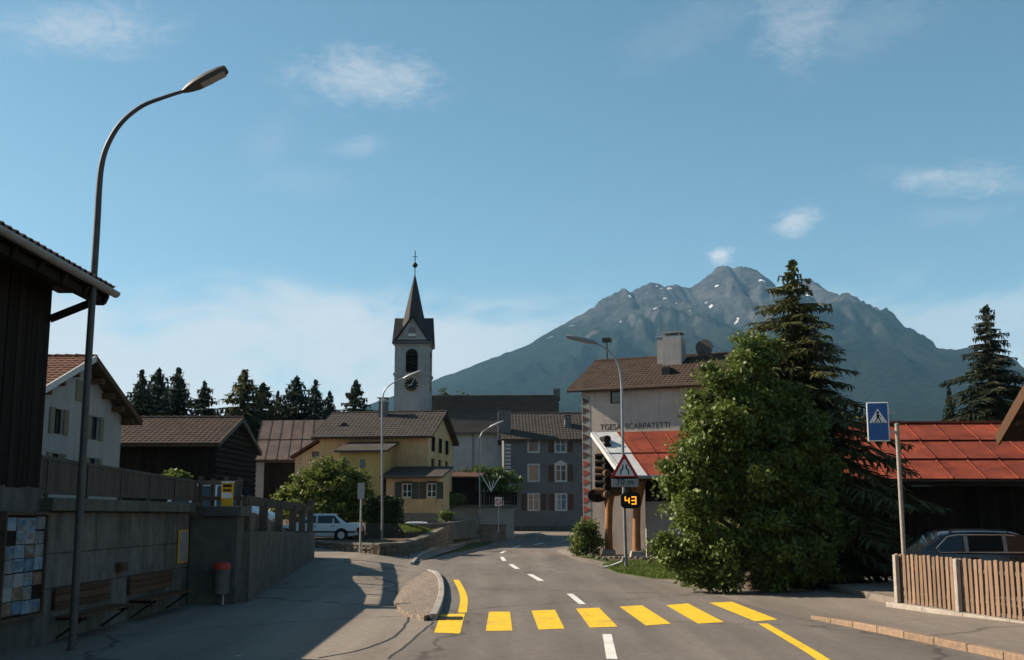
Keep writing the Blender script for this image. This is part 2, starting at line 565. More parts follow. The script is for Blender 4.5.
# ------------------------------------------------------------------ mesh helpers
class MB:
    def __init__(self):
        self.v, self.f = [], []

    def add(self, vs_, fs):
        n = len(self.v)
        self.v += [tuple(p) for p in vs_]
        self.f += [tuple(i + n for i in f) for f in fs]
        return self

    def box(self, x0, x1, y0, y1, z0, z1):
        return self.add([(x0, y0, z0), (x1, y0, z0), (x1, y1, z0), (x0, y1, z0), (x0, y0, z1), (x1, y0, z1), (x1, y1, z1), (x0, y1, z1)],
                        [(0, 3, 2, 1), (4, 5, 6, 7), (0, 1, 5, 4), (1, 2, 6, 5), (2, 3, 7, 6), (3, 0, 4, 7)])

    def hexa(self, b4, t4):
        return self.add(list(b4) + list(t4), [(0, 3, 2, 1), (4, 5, 6, 7), (0, 1, 5, 4), (1, 2, 6, 5), (2, 3, 7, 6), (3, 0, 4, 7)])

    def bar(self, p, q, w, h, up=(0, 0, 1)):
        p, q = Vector(p), Vector(q)
        d = (q - p).normalized()
        s = d.cross(Vector(up))
        if s.length < 1e-4:
            s = d.cross(Vector((0, 1, 0)))
        s.normalize()
        t = s.cross(d).normalized()
        s, t = s * w / 2, t * h / 2
        return self.hexa([p - s - t, p + s - t, q + s - t, q - s - t], [p - s + t, p + s + t, q + s + t, q - s + t])

    def prism(self, pts, ext):
        n = len(pts)
        e = Vector(ext)
        a = [Vector(p) for p in pts]
        return self.add(a + [p + e for p in a],
                        [tuple(range(n - 1, -1, -1)), tuple(range(n, 2 * n))] + [(i, (i + 1) % n, n + (i + 1) % n, n + i) for i in range(n)])

    def tube(self, pts, r, n=10, cap=True):
        pts = [Vector(p) for p in pts]
        k = len(pts)
        rr = r if isinstance(r, (list, tuple)) else [r] * k
        base = len(self.v)
        prev = None
        for i, p in enumerate(pts):
            d = (pts[min(i + 1, k - 1)] - pts[max(i - 1, 0)]).normalized()
            if prev is None:
                s = d.cross(Vector((0, 0, 1)))
                if s.length < 1e-3:
                    s = d.cross(Vector((0, 1, 0)))
            else:
                s = prev - d * prev.dot(d)
            s.normalize()
            prev = s
            t = d.cross(s)
            for j in range(n):
                a = 2 * math.pi * j / n
                self.v.append(tuple(p + (s * math.cos(a) + t * math.sin(a)) * rr[i]))
        for i in range(k - 1):
            for j in range(n):
                a, b = base + i * n + j, base + i * n + (j + 1) % n
                self.f.append((a, b, b + n, a + n))
        if cap:
            self.f.append(tuple(base + j for j in range(n - 1, -1, -1)))
            self.f.append(tuple(base + (k - 1) * n + j for j in range(n)))
        return self

    def lathe(self, prof, c=(0, 0, 0), n=16, axis='z'):
        base = len(self.v)
        for (r, z) in prof:
            for j in range(n):
                a = 2 * math.pi * j / n
                if axis == 'z':
                    p = (c[0] + r * math.cos(a), c[1] + r * math.sin(a), c[2] + z)
                else:
                    p = (c[0] + r * math.cos(a), c[1] + z, c[2] + r * math.sin(a))
                self.v.append(p)
        for i in range(len(prof) - 1):
            for j in range(n):
                a, b = base + i * n + j, base + i * n + (j + 1) % n
                self.f.append((a, b, b + n, a + n))
        self.f.append(tuple(base + j for j in range(n - 1, -1, -1)))
        self.f.append(tuple(base + (len(prof) - 1) * n + j for j in range(n)))
        return self

    def mesh(self, name, mat, smooth=False, fix=True):
        me = bpy.data.meshes.new(name)
        me.from_pydata(self.v, [], self.f)
        if fix:
            bm = bmesh.new()
            bm.from_mesh(me)
            bmesh.ops.recalc_face_normals(bm, faces=bm.faces)
            bm.to_mesh(me)
            bm.free()
        if smooth:
            me.shade_smooth()
            me.set_sharp_from_angle(angle=R(40))
        me.materials.append(mat if not isinstance(mat, str) else MT[mat])
        return me

    def build(self, name, mat, parent=None, smooth=False, loc=None, bevel=0):
        o = bpy.data.objects.new(name, self.mesh(name, mat, smooth))
        COL.objects.link(o)
        if parent is not None:
            o.parent = parent
        if loc is not None:
            o.location = loc
        if bevel:
            b = o.modifiers.new('bevel', 'BEVEL')
            b.width = bevel
            b.segments = 2
            b.limit_method = 'ANGLE'
        return o


def tag(o, label=None, cat=None, group=None, kind=None):
    if label:
        o['label'] = label
    if cat:
        o['category'] = cat
    if group:
        o['group'] = group
    if kind:
        o['kind'] = kind
    return o


def thing(name, label, cat, loc=(0, 0, 0), rz=0.0, group=None):
    o = bpy.data.objects.new(name, None)
    COL.objects.link(o)
    o.location = loc
    o.rotation_euler = (0, 0, rz)
    o.empty_display_size = .2
    return tag(o, label, cat, group)


def inst(src, parent, loc=None, rot=None, scale=None):
    o = src.copy()
    COL.objects.link(o)
    o.parent = parent
    if loc is not None:
        o.location = loc
    if rot is not None:
        o.rotation_euler = rot
    if scale is not None:
        o.scale = scale
    return o


def copy_tree(o, parent=None):
    c = o.copy()
    COL.objects.link(c)
    c.parent = parent
    for ch in list(o.children):
        copy_tree(ch, c)
    return c


def text_obj(name, body, size, mat, parent, mtx, extrude=.01, align='CENTER', sx=1.0):
    cu = bpy.data.curves.new(name, 'FONT')
    cu.body = body
    cu.size = size
    cu.extrude = extrude
    cu.align_x = align
    cu.align_y = 'CENTER'
    t = bpy.data.objects.new(name + '_tmp', cu)
    COL.objects.link(t)
    bpy.context.view_layer.update()
    me = bpy.data.meshes.new_from_object(t.evaluated_get(bpy.context.evaluated_depsgraph_get()))
    bpy.data.objects.remove(t)
    me.transform(Matrix.Scale(sx, 4, (1, 0, 0)))
    me.transform(mtx)
    me.materials.clear()
    me.materials.append(MT[mat])
    o = bpy.data.objects.new(name, me)
    COL.objects.link(o)
    o.parent = parent
    return o


UPRIGHT = Matrix.Rotation(R(90), 4, 'X')          # text lying in XY -> standing, facing -Y


def sheet(name, pts, dz, mat, step=3.0, skirt=0.0, zfun=None):
    """a ground sheet that follows the terrain; pts are (x, y); skirt drops its edge as a step"""
    bm = bmesh.new()
    f = bm.faces.new([bm.verts.new((p[0], p[1], 0)) for p in pts])
    bmesh.ops.triangulate(bm, faces=[f])
    xs = [p[0] for p in pts]
    ys = [p[1] for p in pts]
    for axis, lo, hi in ((0, min(xs), max(xs)), (1, min(ys), max(ys))):
        k = math.ceil(lo / step) * step
        while k < hi:
            co, no = ((k, 0, 0), (1, 0, 0)) if axis == 0 else ((0, k, 0), (0, 1, 0))
            bmesh.ops.bisect_plane(bm, geom=bm.verts[:] + bm.edges[:] + bm.faces[:], plane_co=co, plane_no=no, dist=1e-5)
            k += step
    for v in bm.verts:
        v.co.z = zfun(v.co.x, v.co.y) if zfun else hgt(v.co.x, v.co.y) + dz
    if skirt:
        ed = [e for e in bm.edges if e.is_boundary]
        r = bmesh.ops.extrude_edge_only(bm, edges=ed)
        for g in r['geom']:
            if isinstance(g, bmesh.types.BMVert):
                g.co.z -= skirt
    bmesh.ops.recalc_face_normals(bm, faces=bm.faces)
    up = [f_ for f_ in bm.faces if abs(f_.normal.z) > .5]
    if up and sum(f_.normal.z for f_ in up) < 0:
        bmesh.ops.reverse_faces(bm, faces=bm.faces)
    me = bpy.data.meshes.new(name)
    bm.to_mesh(me)
    bm.free()
    me.materials.append(MT[mat])
    o = bpy.data.objects.new(name, me)
    COL.objects.link(o)
    return o


def xy(*pix):
    return [(lambda p: (p.x, p.y))(G(u, v)) for (u, v) in pix]


def np_mesh(name, verts, quads, mat, smooth=False):
    me = bpy.data.meshes.new(name)
    verts = np.asarray(verts, dtype=np.float32)
    quads = np.asarray(quads, dtype=np.int32)
    me.vertices.add(len(verts))
    me.vertices.foreach_set('co', verts.ravel())
    k = quads.shape[1]
    me.loops.add(quads.size)
    me.loops.foreach_set('vertex_index', quads.ravel())
    me.polygons.add(len(quads))
    me.polygons.foreach_set('loop_start', np.arange(0, quads.size, k, dtype=np.int32))
    me.polygons.foreach_set('loop_total', np.full(len(quads), k, dtype=np.int32))
    me.update(calc_edges=True)
    me.validate()
    if smooth:
        me.shade_smooth()
    me.materials.append(MT[mat])
    return me


def offset_line(pts, w):
    """strip (left, right) of width w around a ground polyline"""
    a, b = [], []
    for i, p in enumerate(pts):
        q0, q1 = pts[max(i - 1, 0)], pts[min(i + 1, len(pts) - 1)]
        d = Vector((q1[0] - q0[0], q1[1] - q0[1])).normalized()
        n = Vector((-d.y, d.x)) * w / 2
        a.append((p[0] + n.x, p[1] + n.y))
        b.append((p[0] - n.x, p[1] - n.y))
    return a + b[::-1]


def smooth_line(pts, k=6):
    """Catmull-Rom through 2D points"""
    out = []
    for i in range(len(pts) - 1):
        p0, p1, p2, p3 = [Vector(pts[max(0, min(len(pts) - 1, j))]) for j in (i - 1, i, i + 1, i + 2)]
        for s in range(k):
            t = s / k
            out.append(.5 * ((2 * p1) + (p2 - p0) * t + (2 * p0 - 5 * p1 + 4 * p2 - p3) * t * t + (3 * p1 - p0 - 3 * p2 + p3) * t ** 3))
    out.append(Vector(pts[-1]))
    return [tuple(p) for p in out]

# ================================================================== ground, road, markings
def build_ground():
    xs = sorted(set([-30000, -9000, -3000, -1200, -500, -250, -140, -100] + list(range(-80, 82, 2)) + [100, 140, 250, 500, 1200, 3000, 9000, 30000]))
    ys = sorted(set([-9000, -2500, -600, -200, -80, -40, -20] + list(range(-10, 152, 2)) + [170, 200, 260, 400, 700, 1200, 3000, 9000, 30000]))
    v, q = [], []
    for y in ys:
        for x in xs:
            v.append((x, y, hgt(x, y) - .06))
    n = len(xs)
    for j in range(len(ys) - 1):
        for i in range(n - 1):
            q.append((j * n + i, j * n + i + 1, (j + 1) * n + i + 1, (j + 1) * n + i))
    o = bpy.data.objects.new('ground', np_mesh('ground', v, q, 'grass_ground'))
    COL.objects.link(o)
    tag(o, kind='structure')

    # asphalt of the forecourt, side road and driveways
    ap = sheet('forecourt', [(-8.4, 3), (-8.4, 30), (-7.2, 30), (-9.2, 47), (-9.4, 49), (-13, 50.3), (-13, 61), (-10.2, 60.5), (-5, 56), (-3, 64), (-1, 90),
                             (-1, 95), (-2, 104.5), (30, 110), (30, 100), (9, 92), (5, 84), (3.6, 72), (3.6, 62), (4.6, 53), (6.4, 46.5), (8.5, 44), (14, 44), (26, 44), (26, 3)], 0, 'apron')
    tag(ap, kind='structure')
    # carriageway
    left = [(-2.3, 3), (-2.1, 12), (-1.92, 18.2), (-1.65, 24.2), (-1.75, 27), (-2.0, 31), (-2.25, 36), (-2.75, 41), (-3.4, 47), (-3.7, 54), (-3.75, 62),
            (-3.2, 70), (-2.2, 79), (-.4, 86.5), (3, 92), (9, 97.5), (30, 104)]
    right = [(8.9, 3), (8.3, 12), (7.55, 18.3), (7.0, 21.6), (6.3, 25.2), (5.9, 29), (5.6, 34), (5.2, 40), (4.3, 47), (3.5, 54), (2.9, 62), (2.65, 70), (3.3, 76.5), (5.2, 81.5), (9, 87), (30, 94)]
    rd = sheet('road', smooth_line(left, 4) + smooth_line(right, 4)[::-1], .004, 'asphalt')
    tag(rd, kind='structure')

    def mark(name, pts, mat, dz=.009):
        o = sheet(name, pts, dz, mat, step=8)
        o.parent = rd
        return o
    bars = [[(434, 633), (441, 614.5), (465, 614), (460, 634)], [(485.6, 631.5), (489, 612), (510, 612), (512.5, 631)],
            [(538.6, 630), (531.4, 611), (555, 610), (564.6, 629)], [(590, 628), (576, 609), (599, 608), (617.6, 627)],
            [(646, 626), (619.5, 607), (642, 605.5), (671, 624)], [(698, 624), (666, 605.5), (688, 603.7), (724, 622.5)],
            [(755, 621.6), (709, 603), (732, 602), (778, 620)]]
    for b in bars:
        mark('crosswalk_stripe', xy(*b), 'yellow_paint')
    mark('edge_line', offset_line(smooth_line(xy((456, 580), (461.5, 590), (464, 600), (462.3, 613)), 5), .2), 'yellow_paint', .010)
    mark('edge_line', offset_line(smooth_line(xy((763, 624), (792, 641), (823, 660), (860, 690)), 3), .2), 'yellow_paint', .010)
    for (a, b) in [((607, 634.5), (612, 659.5)), ((569.7, 594), (582.5, 604.4)), ((529.5, 574.3), (541.3, 581)), ((510.7, 564.4), (517.3, 569)),
                   ((501.8, 557), (504.3, 561)), ((500.8, 553.2), (505.5, 551)), ((513, 548), (520, 546)), ((534, 544.8), (543.5, 543)), ((563, 540.7), (570, 539.8))]:
        mark('centre_dash', offset_line(xy(a, b), .17 if a[1] > 580 else .2), 'white_paint')

    for line, w in ((((389, 659), (412, 640), (434, 622)), .05), (((318, 658), (352, 652), (386, 641), (402, 630), (409, 617)), .045), (((384, 604.6), (405, 605), (427, 604.5)), .04)):
        pts = smooth_line(xy(*line), 8)
        pts = [(x + .03 * mnoise.noise((x * 3, y * 1.7, 1)), y + .05 * mnoise.noise((x * 2, y * 2, 5))) for (x, y) in pts]
        mark('tar_seam', offset_line(pts, w), 'tar', .006)
    # storm drain grate in the gutter
    c = G(446, 619)
    gb = MB()
    fr = MB()
    for s in (-.29, .29):
        fr.box(-.36, .36, s - .02, s + .02, 0, .014)
    for s in (-.34, .34):
        fr.box(s - .02, s + .02, -.27, .27, 0, .014)
    dr = fr.build('drain_grate', 'black_metal', rd, loc=(c.x - .02, c.y, .012))
    for k in range(9):
        gb.box(-.28 + k * .07 - .022, -.28 + k * .07 + .022, -.27, .27, 0, .009)
    gb.build('grate_bar', 'black_metal', dr)

    # raised cobbled island with its kerb
    isl = xy((417, 569), (427, 570.5), (434, 574.5), (438.5, 581), (440, 588), (440.3, 596), (439, 603), (436.5, 611), (433, 619), (424, 621), (404, 616), (393, 605), (402, 588))
    izf = lambda x, y: hgt(x, y) + .010 + .10 * sm(-3.5, -2.5, x)
    io = sheet('traffic_island', isl, .11, 'cobble', .7, skirt=.12, zfun=izf)
    tag(io, kind='structure')
    kp = smooth_line(xy((417, 568.6), (427, 570), (434.6, 574), (439.6, 580.7), (441.3, 588), (441.5, 596), (440.2, 603.3), (437.5, 611.5), (433.6, 620.5)), 4)
    kerb_run('kerb_stone', kp, .16, .15, 'granite', io, 1.0, lambda x, y: .02 + .11 * sm(-3.6, -2.5, x))

    # far pavement along the stone wall
    pv = xy((412, 566), (419, 558), (425, 554.2), (445, 547.5), (470, 543), (500, 538.5), (540, 534))
    wallside = [(3, 93.5), (-1.2, 91), (-3, 84), (-4.3, 72), (-4.9, 62), (-5.0, 56)]
    po = sheet('pavement', pv + wallside, .09, 'pavement', 3, skirt=.12)
    tag(po, kind='structure')
    kerb_run('kerb_stone', smooth_line(pv, 4), .14, .16, 'granite', po, 1.2)
    # pale cut kerb at the corner of the side road
    # right hand pavement with warm kerb stones, running out to nothing at the crossing
    rk = [(9.6, 2), (8.9, 9), (8.1, 15), (7.62, 18.3), (7.1, 21.4), (6.75, 23.6), (6.5, 25.2)]
    sm_rk = smooth_line(rk, 4)
    zf = lambda x, y: .012 + .10 * sm(27.5, 22, y)
    ro = sheet('roadside_pavement', sm_rk + [(7.4, 27.2), (8.4, 28.6), (9.35, 28.7), (10.35, 22.9), (11.6, 16), (13, 9), (14, 2)], 0, 'pavement', 2, skirt=.12, zfun=zf)
    tag(ro, kind='structure')
    kerb_run('kerb_stone', [p for p in sm_rk if p[1] > 8], .16, .15, 'kerb_warm', ro, 1.0, zf)
    # low raised yard behind the picket fence
    yo = sheet('yard', [(9.5, 28.9), (9.4, 34.5), (13, 36.5), (26, 36.5), (26, 3), (14.2, 3), (11.75, 16), (10.5, 22.9)], 0, 'pavement', 3, skirt=.2, zfun=lambda x, y: .17)
    tag(yo, kind='structure')
    # flower bed and verge at the timber shelter
    eo = sheet('flower_bed', xy((596, 552), (610, 549), (660, 549), (690, 556), (690, 563), (640, 561), (606, 559.5)), .05, 'earth', 2, skirt=.1)
    tag(eo, kind='structure')
    vo = sheet('verge', xy((603, 567), (614, 563.5), (640, 562), (692, 565), (720, 570), (722, 579), (690, 580.5), (650, 578.5), (617, 573)), .035, 'grass_ground', 2, skirt=.1)
    tag(vo, kind='structure')
    return rd


def kerb_run(name, pts, w, hh, mat, parent, length, zfun=None):
    """single kerb stones along a polyline; each stone an object"""
    d = [0]
    for a, b in zip(pts, pts[1:]):
        d.append(d[-1] + math.hypot(b[0] - a[0], b[1] - a[1]))
    n = max(1, int(d[-1] / length))

    def at(s):
        for i in range(len(d) - 1):
            if d[i + 1] >= s:
                t = (s - d[i]) / max(1e-6, d[i + 1] - d[i])
                return Vector((pts[i][0] + (pts[i + 1][0] - pts[i][0]) * t, pts[i][1] + (pts[i + 1][1] - pts[i][1]) * t))
        return Vector(pts[-1])
    for k in range(n):
        a, b = at(d[-1] * k / n + .008), at(d[-1] * (k + 1) / n - .008)
        t = (b - a).normalized()
        s = Vector((-t.y, t.x)) * w / 2
        top = []
        for p in (a - s, b - s, b + s, a + s):
            zz = (zfun(p.x, p.y) + .012) if zfun else hgt(p.x, p.y) + hh
            top.append(Vector((p.x, p.y, zz + random.uniform(-.006, .006))))
        bot = [Vector((p.x, p.y, hgt(p.x, p.y) - .05)) for p in top]
        MB().hexa(bot, top).build(name, mat, parent, bevel=.018)


# ================================================================== mountain
PROFILE = [(-1500, 470), (-700, 400), (-300, 350), (-60, 352), (60, 384), (115, 399), (135, 410), (165, 420), (300, 425), (340, 415), (365, 405), (400, 392), (440, 377), (470, 368), (500, 353),
           (530, 340), (560, 325), (585, 312), (605, 299), (615, 294), (623, 290), (632, 291), (650, 284), (660, 285), (675, 283), (690, 287), (700, 279), (712, 270), (722, 263), (733, 266), (745, 266), (760, 268), (768, 273),
           (780, 283), (792, 284), (805, 277), (815, 281), (830, 290), (845, 291), (856, 294), (866, 305), (876, 309), (886, 319), (896, 330), (915, 338), (935, 345), (960, 354), (1000, 375), (1060, 405), (1300, 445), (1700, 455), (2600, 470)]


def crest_height(x, y, us, vs_):
    """crest height at plan position (x, y) read from the skyline profile"""
    z = 600.0
    for _ in range(3):
        u = 512 + F_PX * x / (y * CP + z * SP_)
        v = float(np.interp(u, us, vs_))
        rocky = sm(540, 620, u) * (1 - sm(900, 960, u))
        v += rocky * 3.4 * mnoise.fractal((u * .09, 2.0, 0), .55, 2.3, 5)
        b = (330 - v) / F_PX
        z = y * (SP_ + b * CP) / (CP - b * SP_)
    return z + EYE


def build_mountain():
    us = [p[0] for p in PROFILE]
    vs_ = [p[1] for p in PROFILE]
    YC = 5200.0
    NX, NY = 640, 250
    X0, X1 = -7000, 8500
    Y0, Y1 = 1300.0, 7200.0
    verts = []
    for j in range(NY):
        y = Y0 + (Y1 - Y0) * j / (NY - 1)
        for i in range(NX):
            # finer columns in the middle
            s = i / (NX - 1) * 2 - 1
            x = 1000 + (s * .45 + s ** 3 * .55) * 7500
            crest = YC + 260 * mnoise.noise((x * .0009, 3.1, 0)) + 120 * mnoise.noise((x * .003, 9, 0))
            zc = crest_height(x, crest, us, vs_)
            t = (y - Y0) / (crest - Y0)
            amp = sm(0.0, .5, t) if t < 1 else 1
            p1 = mnoise.ridged_multi_fractal((x * .00075 + .3, y * .00055, 1.7), 1.0, 2.1, 6, 1.0, 2.0) - 1.0
            p2 = mnoise.fractal((x * .0042, y * .0042, 4.0), 1.0, 2.1, 5)
            p3 = mnoise.ridged_multi_fractal((x * .0042, y * .0014, 7.7), 1.0, 2.2, 5, 1.0, 2.0) - 1.0
            tail = sm(1900, 2300, x * 5200 / crest)      # the right flank falls away evenly
            p1, p3 = min(p1, .7) * (1 - .8 * tail), min(p3, .7) * (1 - .9 * tail)
            if t <= 1:
                base = zc * (.62 * t ** 1.15 + .38 * t ** 3.2)
            else:
                base = zc * max(0, 1 - (t - 1) * 2.6)
            off = math.exp(-((t - 1) / .19) ** 2)           # the crest keeps its line
            rel = zc / 1150.0
            z = base + (100 * p1 * rel * rel * (1 - off) + 26 * p2 * (1 - off * .55) + 270 * p3 * rel * rel * sm(.45, .95, t) * (1 - off * .9)) * amp
            z += 14 * sm(0, .1, t) * (1 - off)
            verts.append((x, y, z - 6))
    q = []
    for j in range(NY - 1):
        for i in range(NX - 1):
            a = j * NX + i
            q.append((a, a + 1, a + NX + 1, a + NX))
    m, nt, b = mk('mountain')
    N, L = nt.nodes.new, nt.links.new
    geo = N('ShaderNodeNewGeometry')
    sep = N('ShaderNodeSeparateXYZ')
    L(geo.outputs['Position'], sep.inputs[0])
    sn = N('ShaderNodeSeparateXYZ')
    L(geo.outputs['Normal'], sn.inputs[0])

    def noise(sc, det=8, ro=.6):
        n = N('ShaderNodeTexNoise')
        n.inputs['Scale'].default_value = sc
        n.inputs['Detail'].default_value = det
        n.inputs['Roughness'].default_value = ro
        L(geo.outputs['Position'], n.inputs['Vector'])
        return n.outputs[0]

    def ma(op, a, bb):
        n = N('ShaderNodeMath')
        n.operation = op
        for i, v in ((0, a), (1, bb)):
            if isinstance(v, (int, float)):
                n.inputs[i].default_value = v
            else:
                L(v, n.inputs[i])
        return n.outputs[0]

    def mr(x, a, bb):
        n = N('ShaderNodeMapRange')
        n.interpolation_type = 'SMOOTHSTEP'
        n.inputs[1].default_value, n.inputs[2].default_value = a, bb
        L(x, n.inputs[0])
        return n.outputs[0]

    def mix(f, a, bb):
        n = N('ShaderNodeMix')
        n.data_type = 'RGBA'
        L(f, n.inputs[0])
        for i, v in ((6, a), (7, bb)):
            if isinstance(v, tuple):
                n.inputs[i].default_value = (*v, 1)
            else:
                L(v, n.inputs[i])
        return n.outputs[2]
    zz = ma('ADD', sep.outputs[2], ma('MULTIPLY', ma('SUBTRACT', noise(.004, 6), .5), 420))
    forest = mix(mr(noise(.035, 4, .7), .35, .65), (.007, .011, .008), (.020, .028, .015))
    meadow = mix(mr(noise(.01, 6), .35, .65), (.022, .030, .016), (.013, .018, .011))
    rock = mix(mr(noise(.012, 9, .7), .32, .68), (.115, .112, .11), (.024, .025, .029))
    clear = mr(noise(.0026, 5, .55), .56, .63)
    low = mix(clear, forest, meadow)
    low = mix(mr(zz, 260, 330), forest, low)
    c = mix(mr(zz, 520, 640), low, meadow)
    steep = ma('SUBTRACT', 1.0, sn.outputs[2])
    rk = ma('MAXIMUM', mr(zz, 800, 960), ma('MULTIPLY', mr(steep, .24, .40), mr(zz, 640, 800)))
    c = mix(rk, c, rock)
    snow = ma('MULTIPLY', mr(noise(.012, 4, .6), .655, .675), mr(zz, 740, 840))
    c = mix(snow, c, (.80, .82, .85))
    L(c, b.inputs['Base Color'])
    b.inputs['Roughness'].default_value = 1
    b.inputs['Specular IOR Level'].default_value = 0
    bn = N('ShaderNodeBump')
    bn.inputs['Strength'].default_value = 1.0
    bn.inputs['Distance'].default_value = 34
    L(noise(.026, 11, .78), bn.inputs['Height'])
    L(bn.outputs[0], b.inputs['Normal'])
    MT['mountain'] = m
    o = bpy.data.objects.new('mountain', np_mesh('mountain', verts, q, 'mountain', True))
    COL.objects.link(o)
    tag(o, kind='structure')


ROAD = build_ground()
build_mountain()

# air between here and the mountain
hz = MB().box(-8200, 9800, -400, 7400, -6, 1420).build('haze', 'sign_white')
hz.data.materials.clear()
hm = bpy.data.materials.new('haze')
hm.use_nodes = True
hm.node_tree.nodes.clear()
_o = hm.node_tree.nodes.new('ShaderNodeOutputMaterial')
_v = hm.node_tree.nodes.new('ShaderNodeVolumePrincipled')
_v.inputs['Color'].default_value = (.32, .65, 1.0, 1)
_v.inputs['Density'].default_value = 0.000046
_v.inputs['Anisotropy'].default_value = 0.0
hm.node_tree.links.new(_v.outputs[0], _o.inputs['Volume'])
hz.data.materials.append(hm)
tag(hz, kind='stuff')

# ================================================================== buildings
def wall_panel(mb, P0, ux, w, h, holes, depth, nrm, gable=0.0):
    """wall face with real openings and reveals; P0 lower left corner seen from outside"""
    P0, ux, nrm = Vector(P0), Vector(ux), Vector(nrm)
    up = Vector((0, 0, 1))
    xs = sorted(set([0, w] + [a for (x0, x1, z0, z1) in holes for a in (x0, x1)]))
    zs = sorted(set([0, h] + [a for (x0, x1, z0, z1) in holes for a in (z0, z1) if a <= h]))

    def pt(x, z, d=0.0):
        return P0 + ux * x + up * z - nrm * d
    for i in range(len(xs) - 1):
        for j in range(len(zs) - 1):
            cx, cz = (xs[i] + xs[i + 1]) / 2, (zs[j] + zs[j + 1]) / 2
            if any(x0 < cx < x1 and z0 < cz < z1 for (x0, x1, z0, z1) in holes):
                continue
            mb.add([pt(xs[i], zs[j]), pt(xs[i + 1], zs[j]), pt(xs[i + 1], zs[j + 1]), pt(xs[i], zs[j + 1])], [(0, 1, 2, 3)])
    for (x0, x1, z0, z1) in holes:
        if z1 > h:
            continue
        c = [(x0, z0), (x1, z0), (x1, z1), (x0, z1)]
        for k in range(4):
            a, b = c[k], c[(k + 1) % 4]
            mb.add([pt(*a), pt(*b), pt(*b, depth), pt(*a, depth)], [(0, 1, 2, 3)])
    if gable:
        mb.add([pt(0, h), pt(w, h), pt(w / 2, h + gable)], [(0, 1, 2)])


def tile_field(mb, O, ux, us, nrm, w, sl, col=.24, row=.36, amp=.026, seg=4):
    """a field of pantiles: O lower left corner, ux along the eave, us up the slope"""
    O, ux, us, nrm = Vector(O), Vector(ux), Vector(us), Vector(nrm)
    nc, nr = max(1, int(w / col)), max(1, int(sl / row))
    col, row = w / nc, sl / nr
    base = len(mb.v)
    cols = nc * seg + 1
    for j in range(nr):
        for e in (0, 1):
            s = (j + e) * row * .9995 if e else j * row
            lift = .028 if e == 0 else .004
            for i in range(cols):
                a = 2 * math.pi * (i % seg) / seg
                hgt_ = lift + amp * .5 * (1 + math.cos(a)) + random.uniform(-.003, .003)
                mb.v.append(tuple(O + ux * (i * col / seg) + us * s + nrm * hgt_))
    rows = nr * 2
    for j in range(rows - 1):
        for i in range(cols - 1):
            a = base + j * cols + i
            mb.f.append((a, a + 1, a + 1 + cols, a + cols))


SIDES = {'F': lambda W, D: ((0, 0, 0), (1, 0, 0), (0, -1, 0), W), 'R': lambda W, D: ((W, 0, 0), (0, 1, 0), (1, 0, 0), D),
         'B': lambda W, D: ((W, D, 0), (-1, 0, 0), (0, 1, 0), W), 'L': lambda W, D: ((0, D, 0), (0, -1, 0), (-1, 0, 0), D)}


def window(root, side, W, D, x, z, w, h, frame='frame_white', glass='glass', shutter=None, sill=True, surround=None, bars=(1, 1), open_shutter=True, depth=.14, pediment=False, arch=False):
    P0, ux, nrm, _ = SIDES[side](W, D)
    P0, ux, nrm = Vector(P0), Vector(ux), Vector(nrm)
    up = Vector((0, 0, 1))

    def obx(mb, x0, x1, z0, z1, d0, d1):
        c = [P0 + ux * a + up * b for (a, b) in ((x0, z0), (x1, z0), (x1, z1), (x0, z1))]
        mb.hexa([p + nrm * d0 for p in c], [p + nrm * d1 for p in c])
    fr = MB()
    t = .06
    d0, d1 = -depth, -depth + .05
    obx(fr, x, x + t, z, z + h, d0, d1)
    obx(fr, x + w - t, x + w, z, z + h, d0, d1)
    obx(fr, x + t, x + w - t, z, z + t, d0, d1)
    obx(fr, x + t, x + w - t, z + h - t, z + h, d0, d1)
    for k in range(bars[0]):
        cx = x + w * (k + 1) / (bars[0] + 1)
        obx(fr, cx - .035, cx + .035, z + t, z + h - t, d0, d1 - .004)
    for k in range(bars[1]):
        cz = z + h * (k + 1) / (bars[1] + 1) + (.15 * h if bars[1] == 1 else 0)
        obx(fr, x + t, x + w - t, cz - .02, cz + .02, d0, d1 - .008)
    f = fr.build('window', frame, root)
    pn = MB()
    obx(pn, x + .02, x + w - .02, z + .02, z + h - .02, d0 - .03, d0 + .02)
    pn.build('pane', glass, f)
    if sill:
        sl = MB()
        obx(sl, x - .08, x + w + .08, z - .09, z, -.02, .09)
        sl.build('sill', surround or 'trim_white', f)
    if surround:
        sr = MB()
        q = .09
        obx(sr, x - q, x, z, z + h + q, .003, .03)
        obx(sr, x + w, x + w + q, z, z + h + q, .003, .03)
        obx(sr, x, x + w, z + h, z + h + q, .003, .032)
        if pediment:
            cc = [P0 + ux * a + up * b + nrm * .004 for (a, b) in ((x - q - .08, z + h + q), (x + w + q + .08, z + h + q), (x + w / 2, z + h + q + .34))]
            sr.prism(cc, nrm * .05)
        sr.build('surround', surround, f)
    if shutter:
        sw = w * .5
        o0 = .15 if surround else .03
        for s in (0, 1):
            xx = x - sw - o0 if s == 0 else x + w + o0
            sh = MB()
            obx(sh, xx, xx + sw, z - .02, z + h + .02, .03, .06)
            for k in range(5):
                zz = z + h * (k + .5) / 5
                obx(sh, xx + .05, xx + sw - .05, zz - .05 * h, zz + .05 * h, .06, .075)
            sh.build('shutter', shutter, f)
    return f


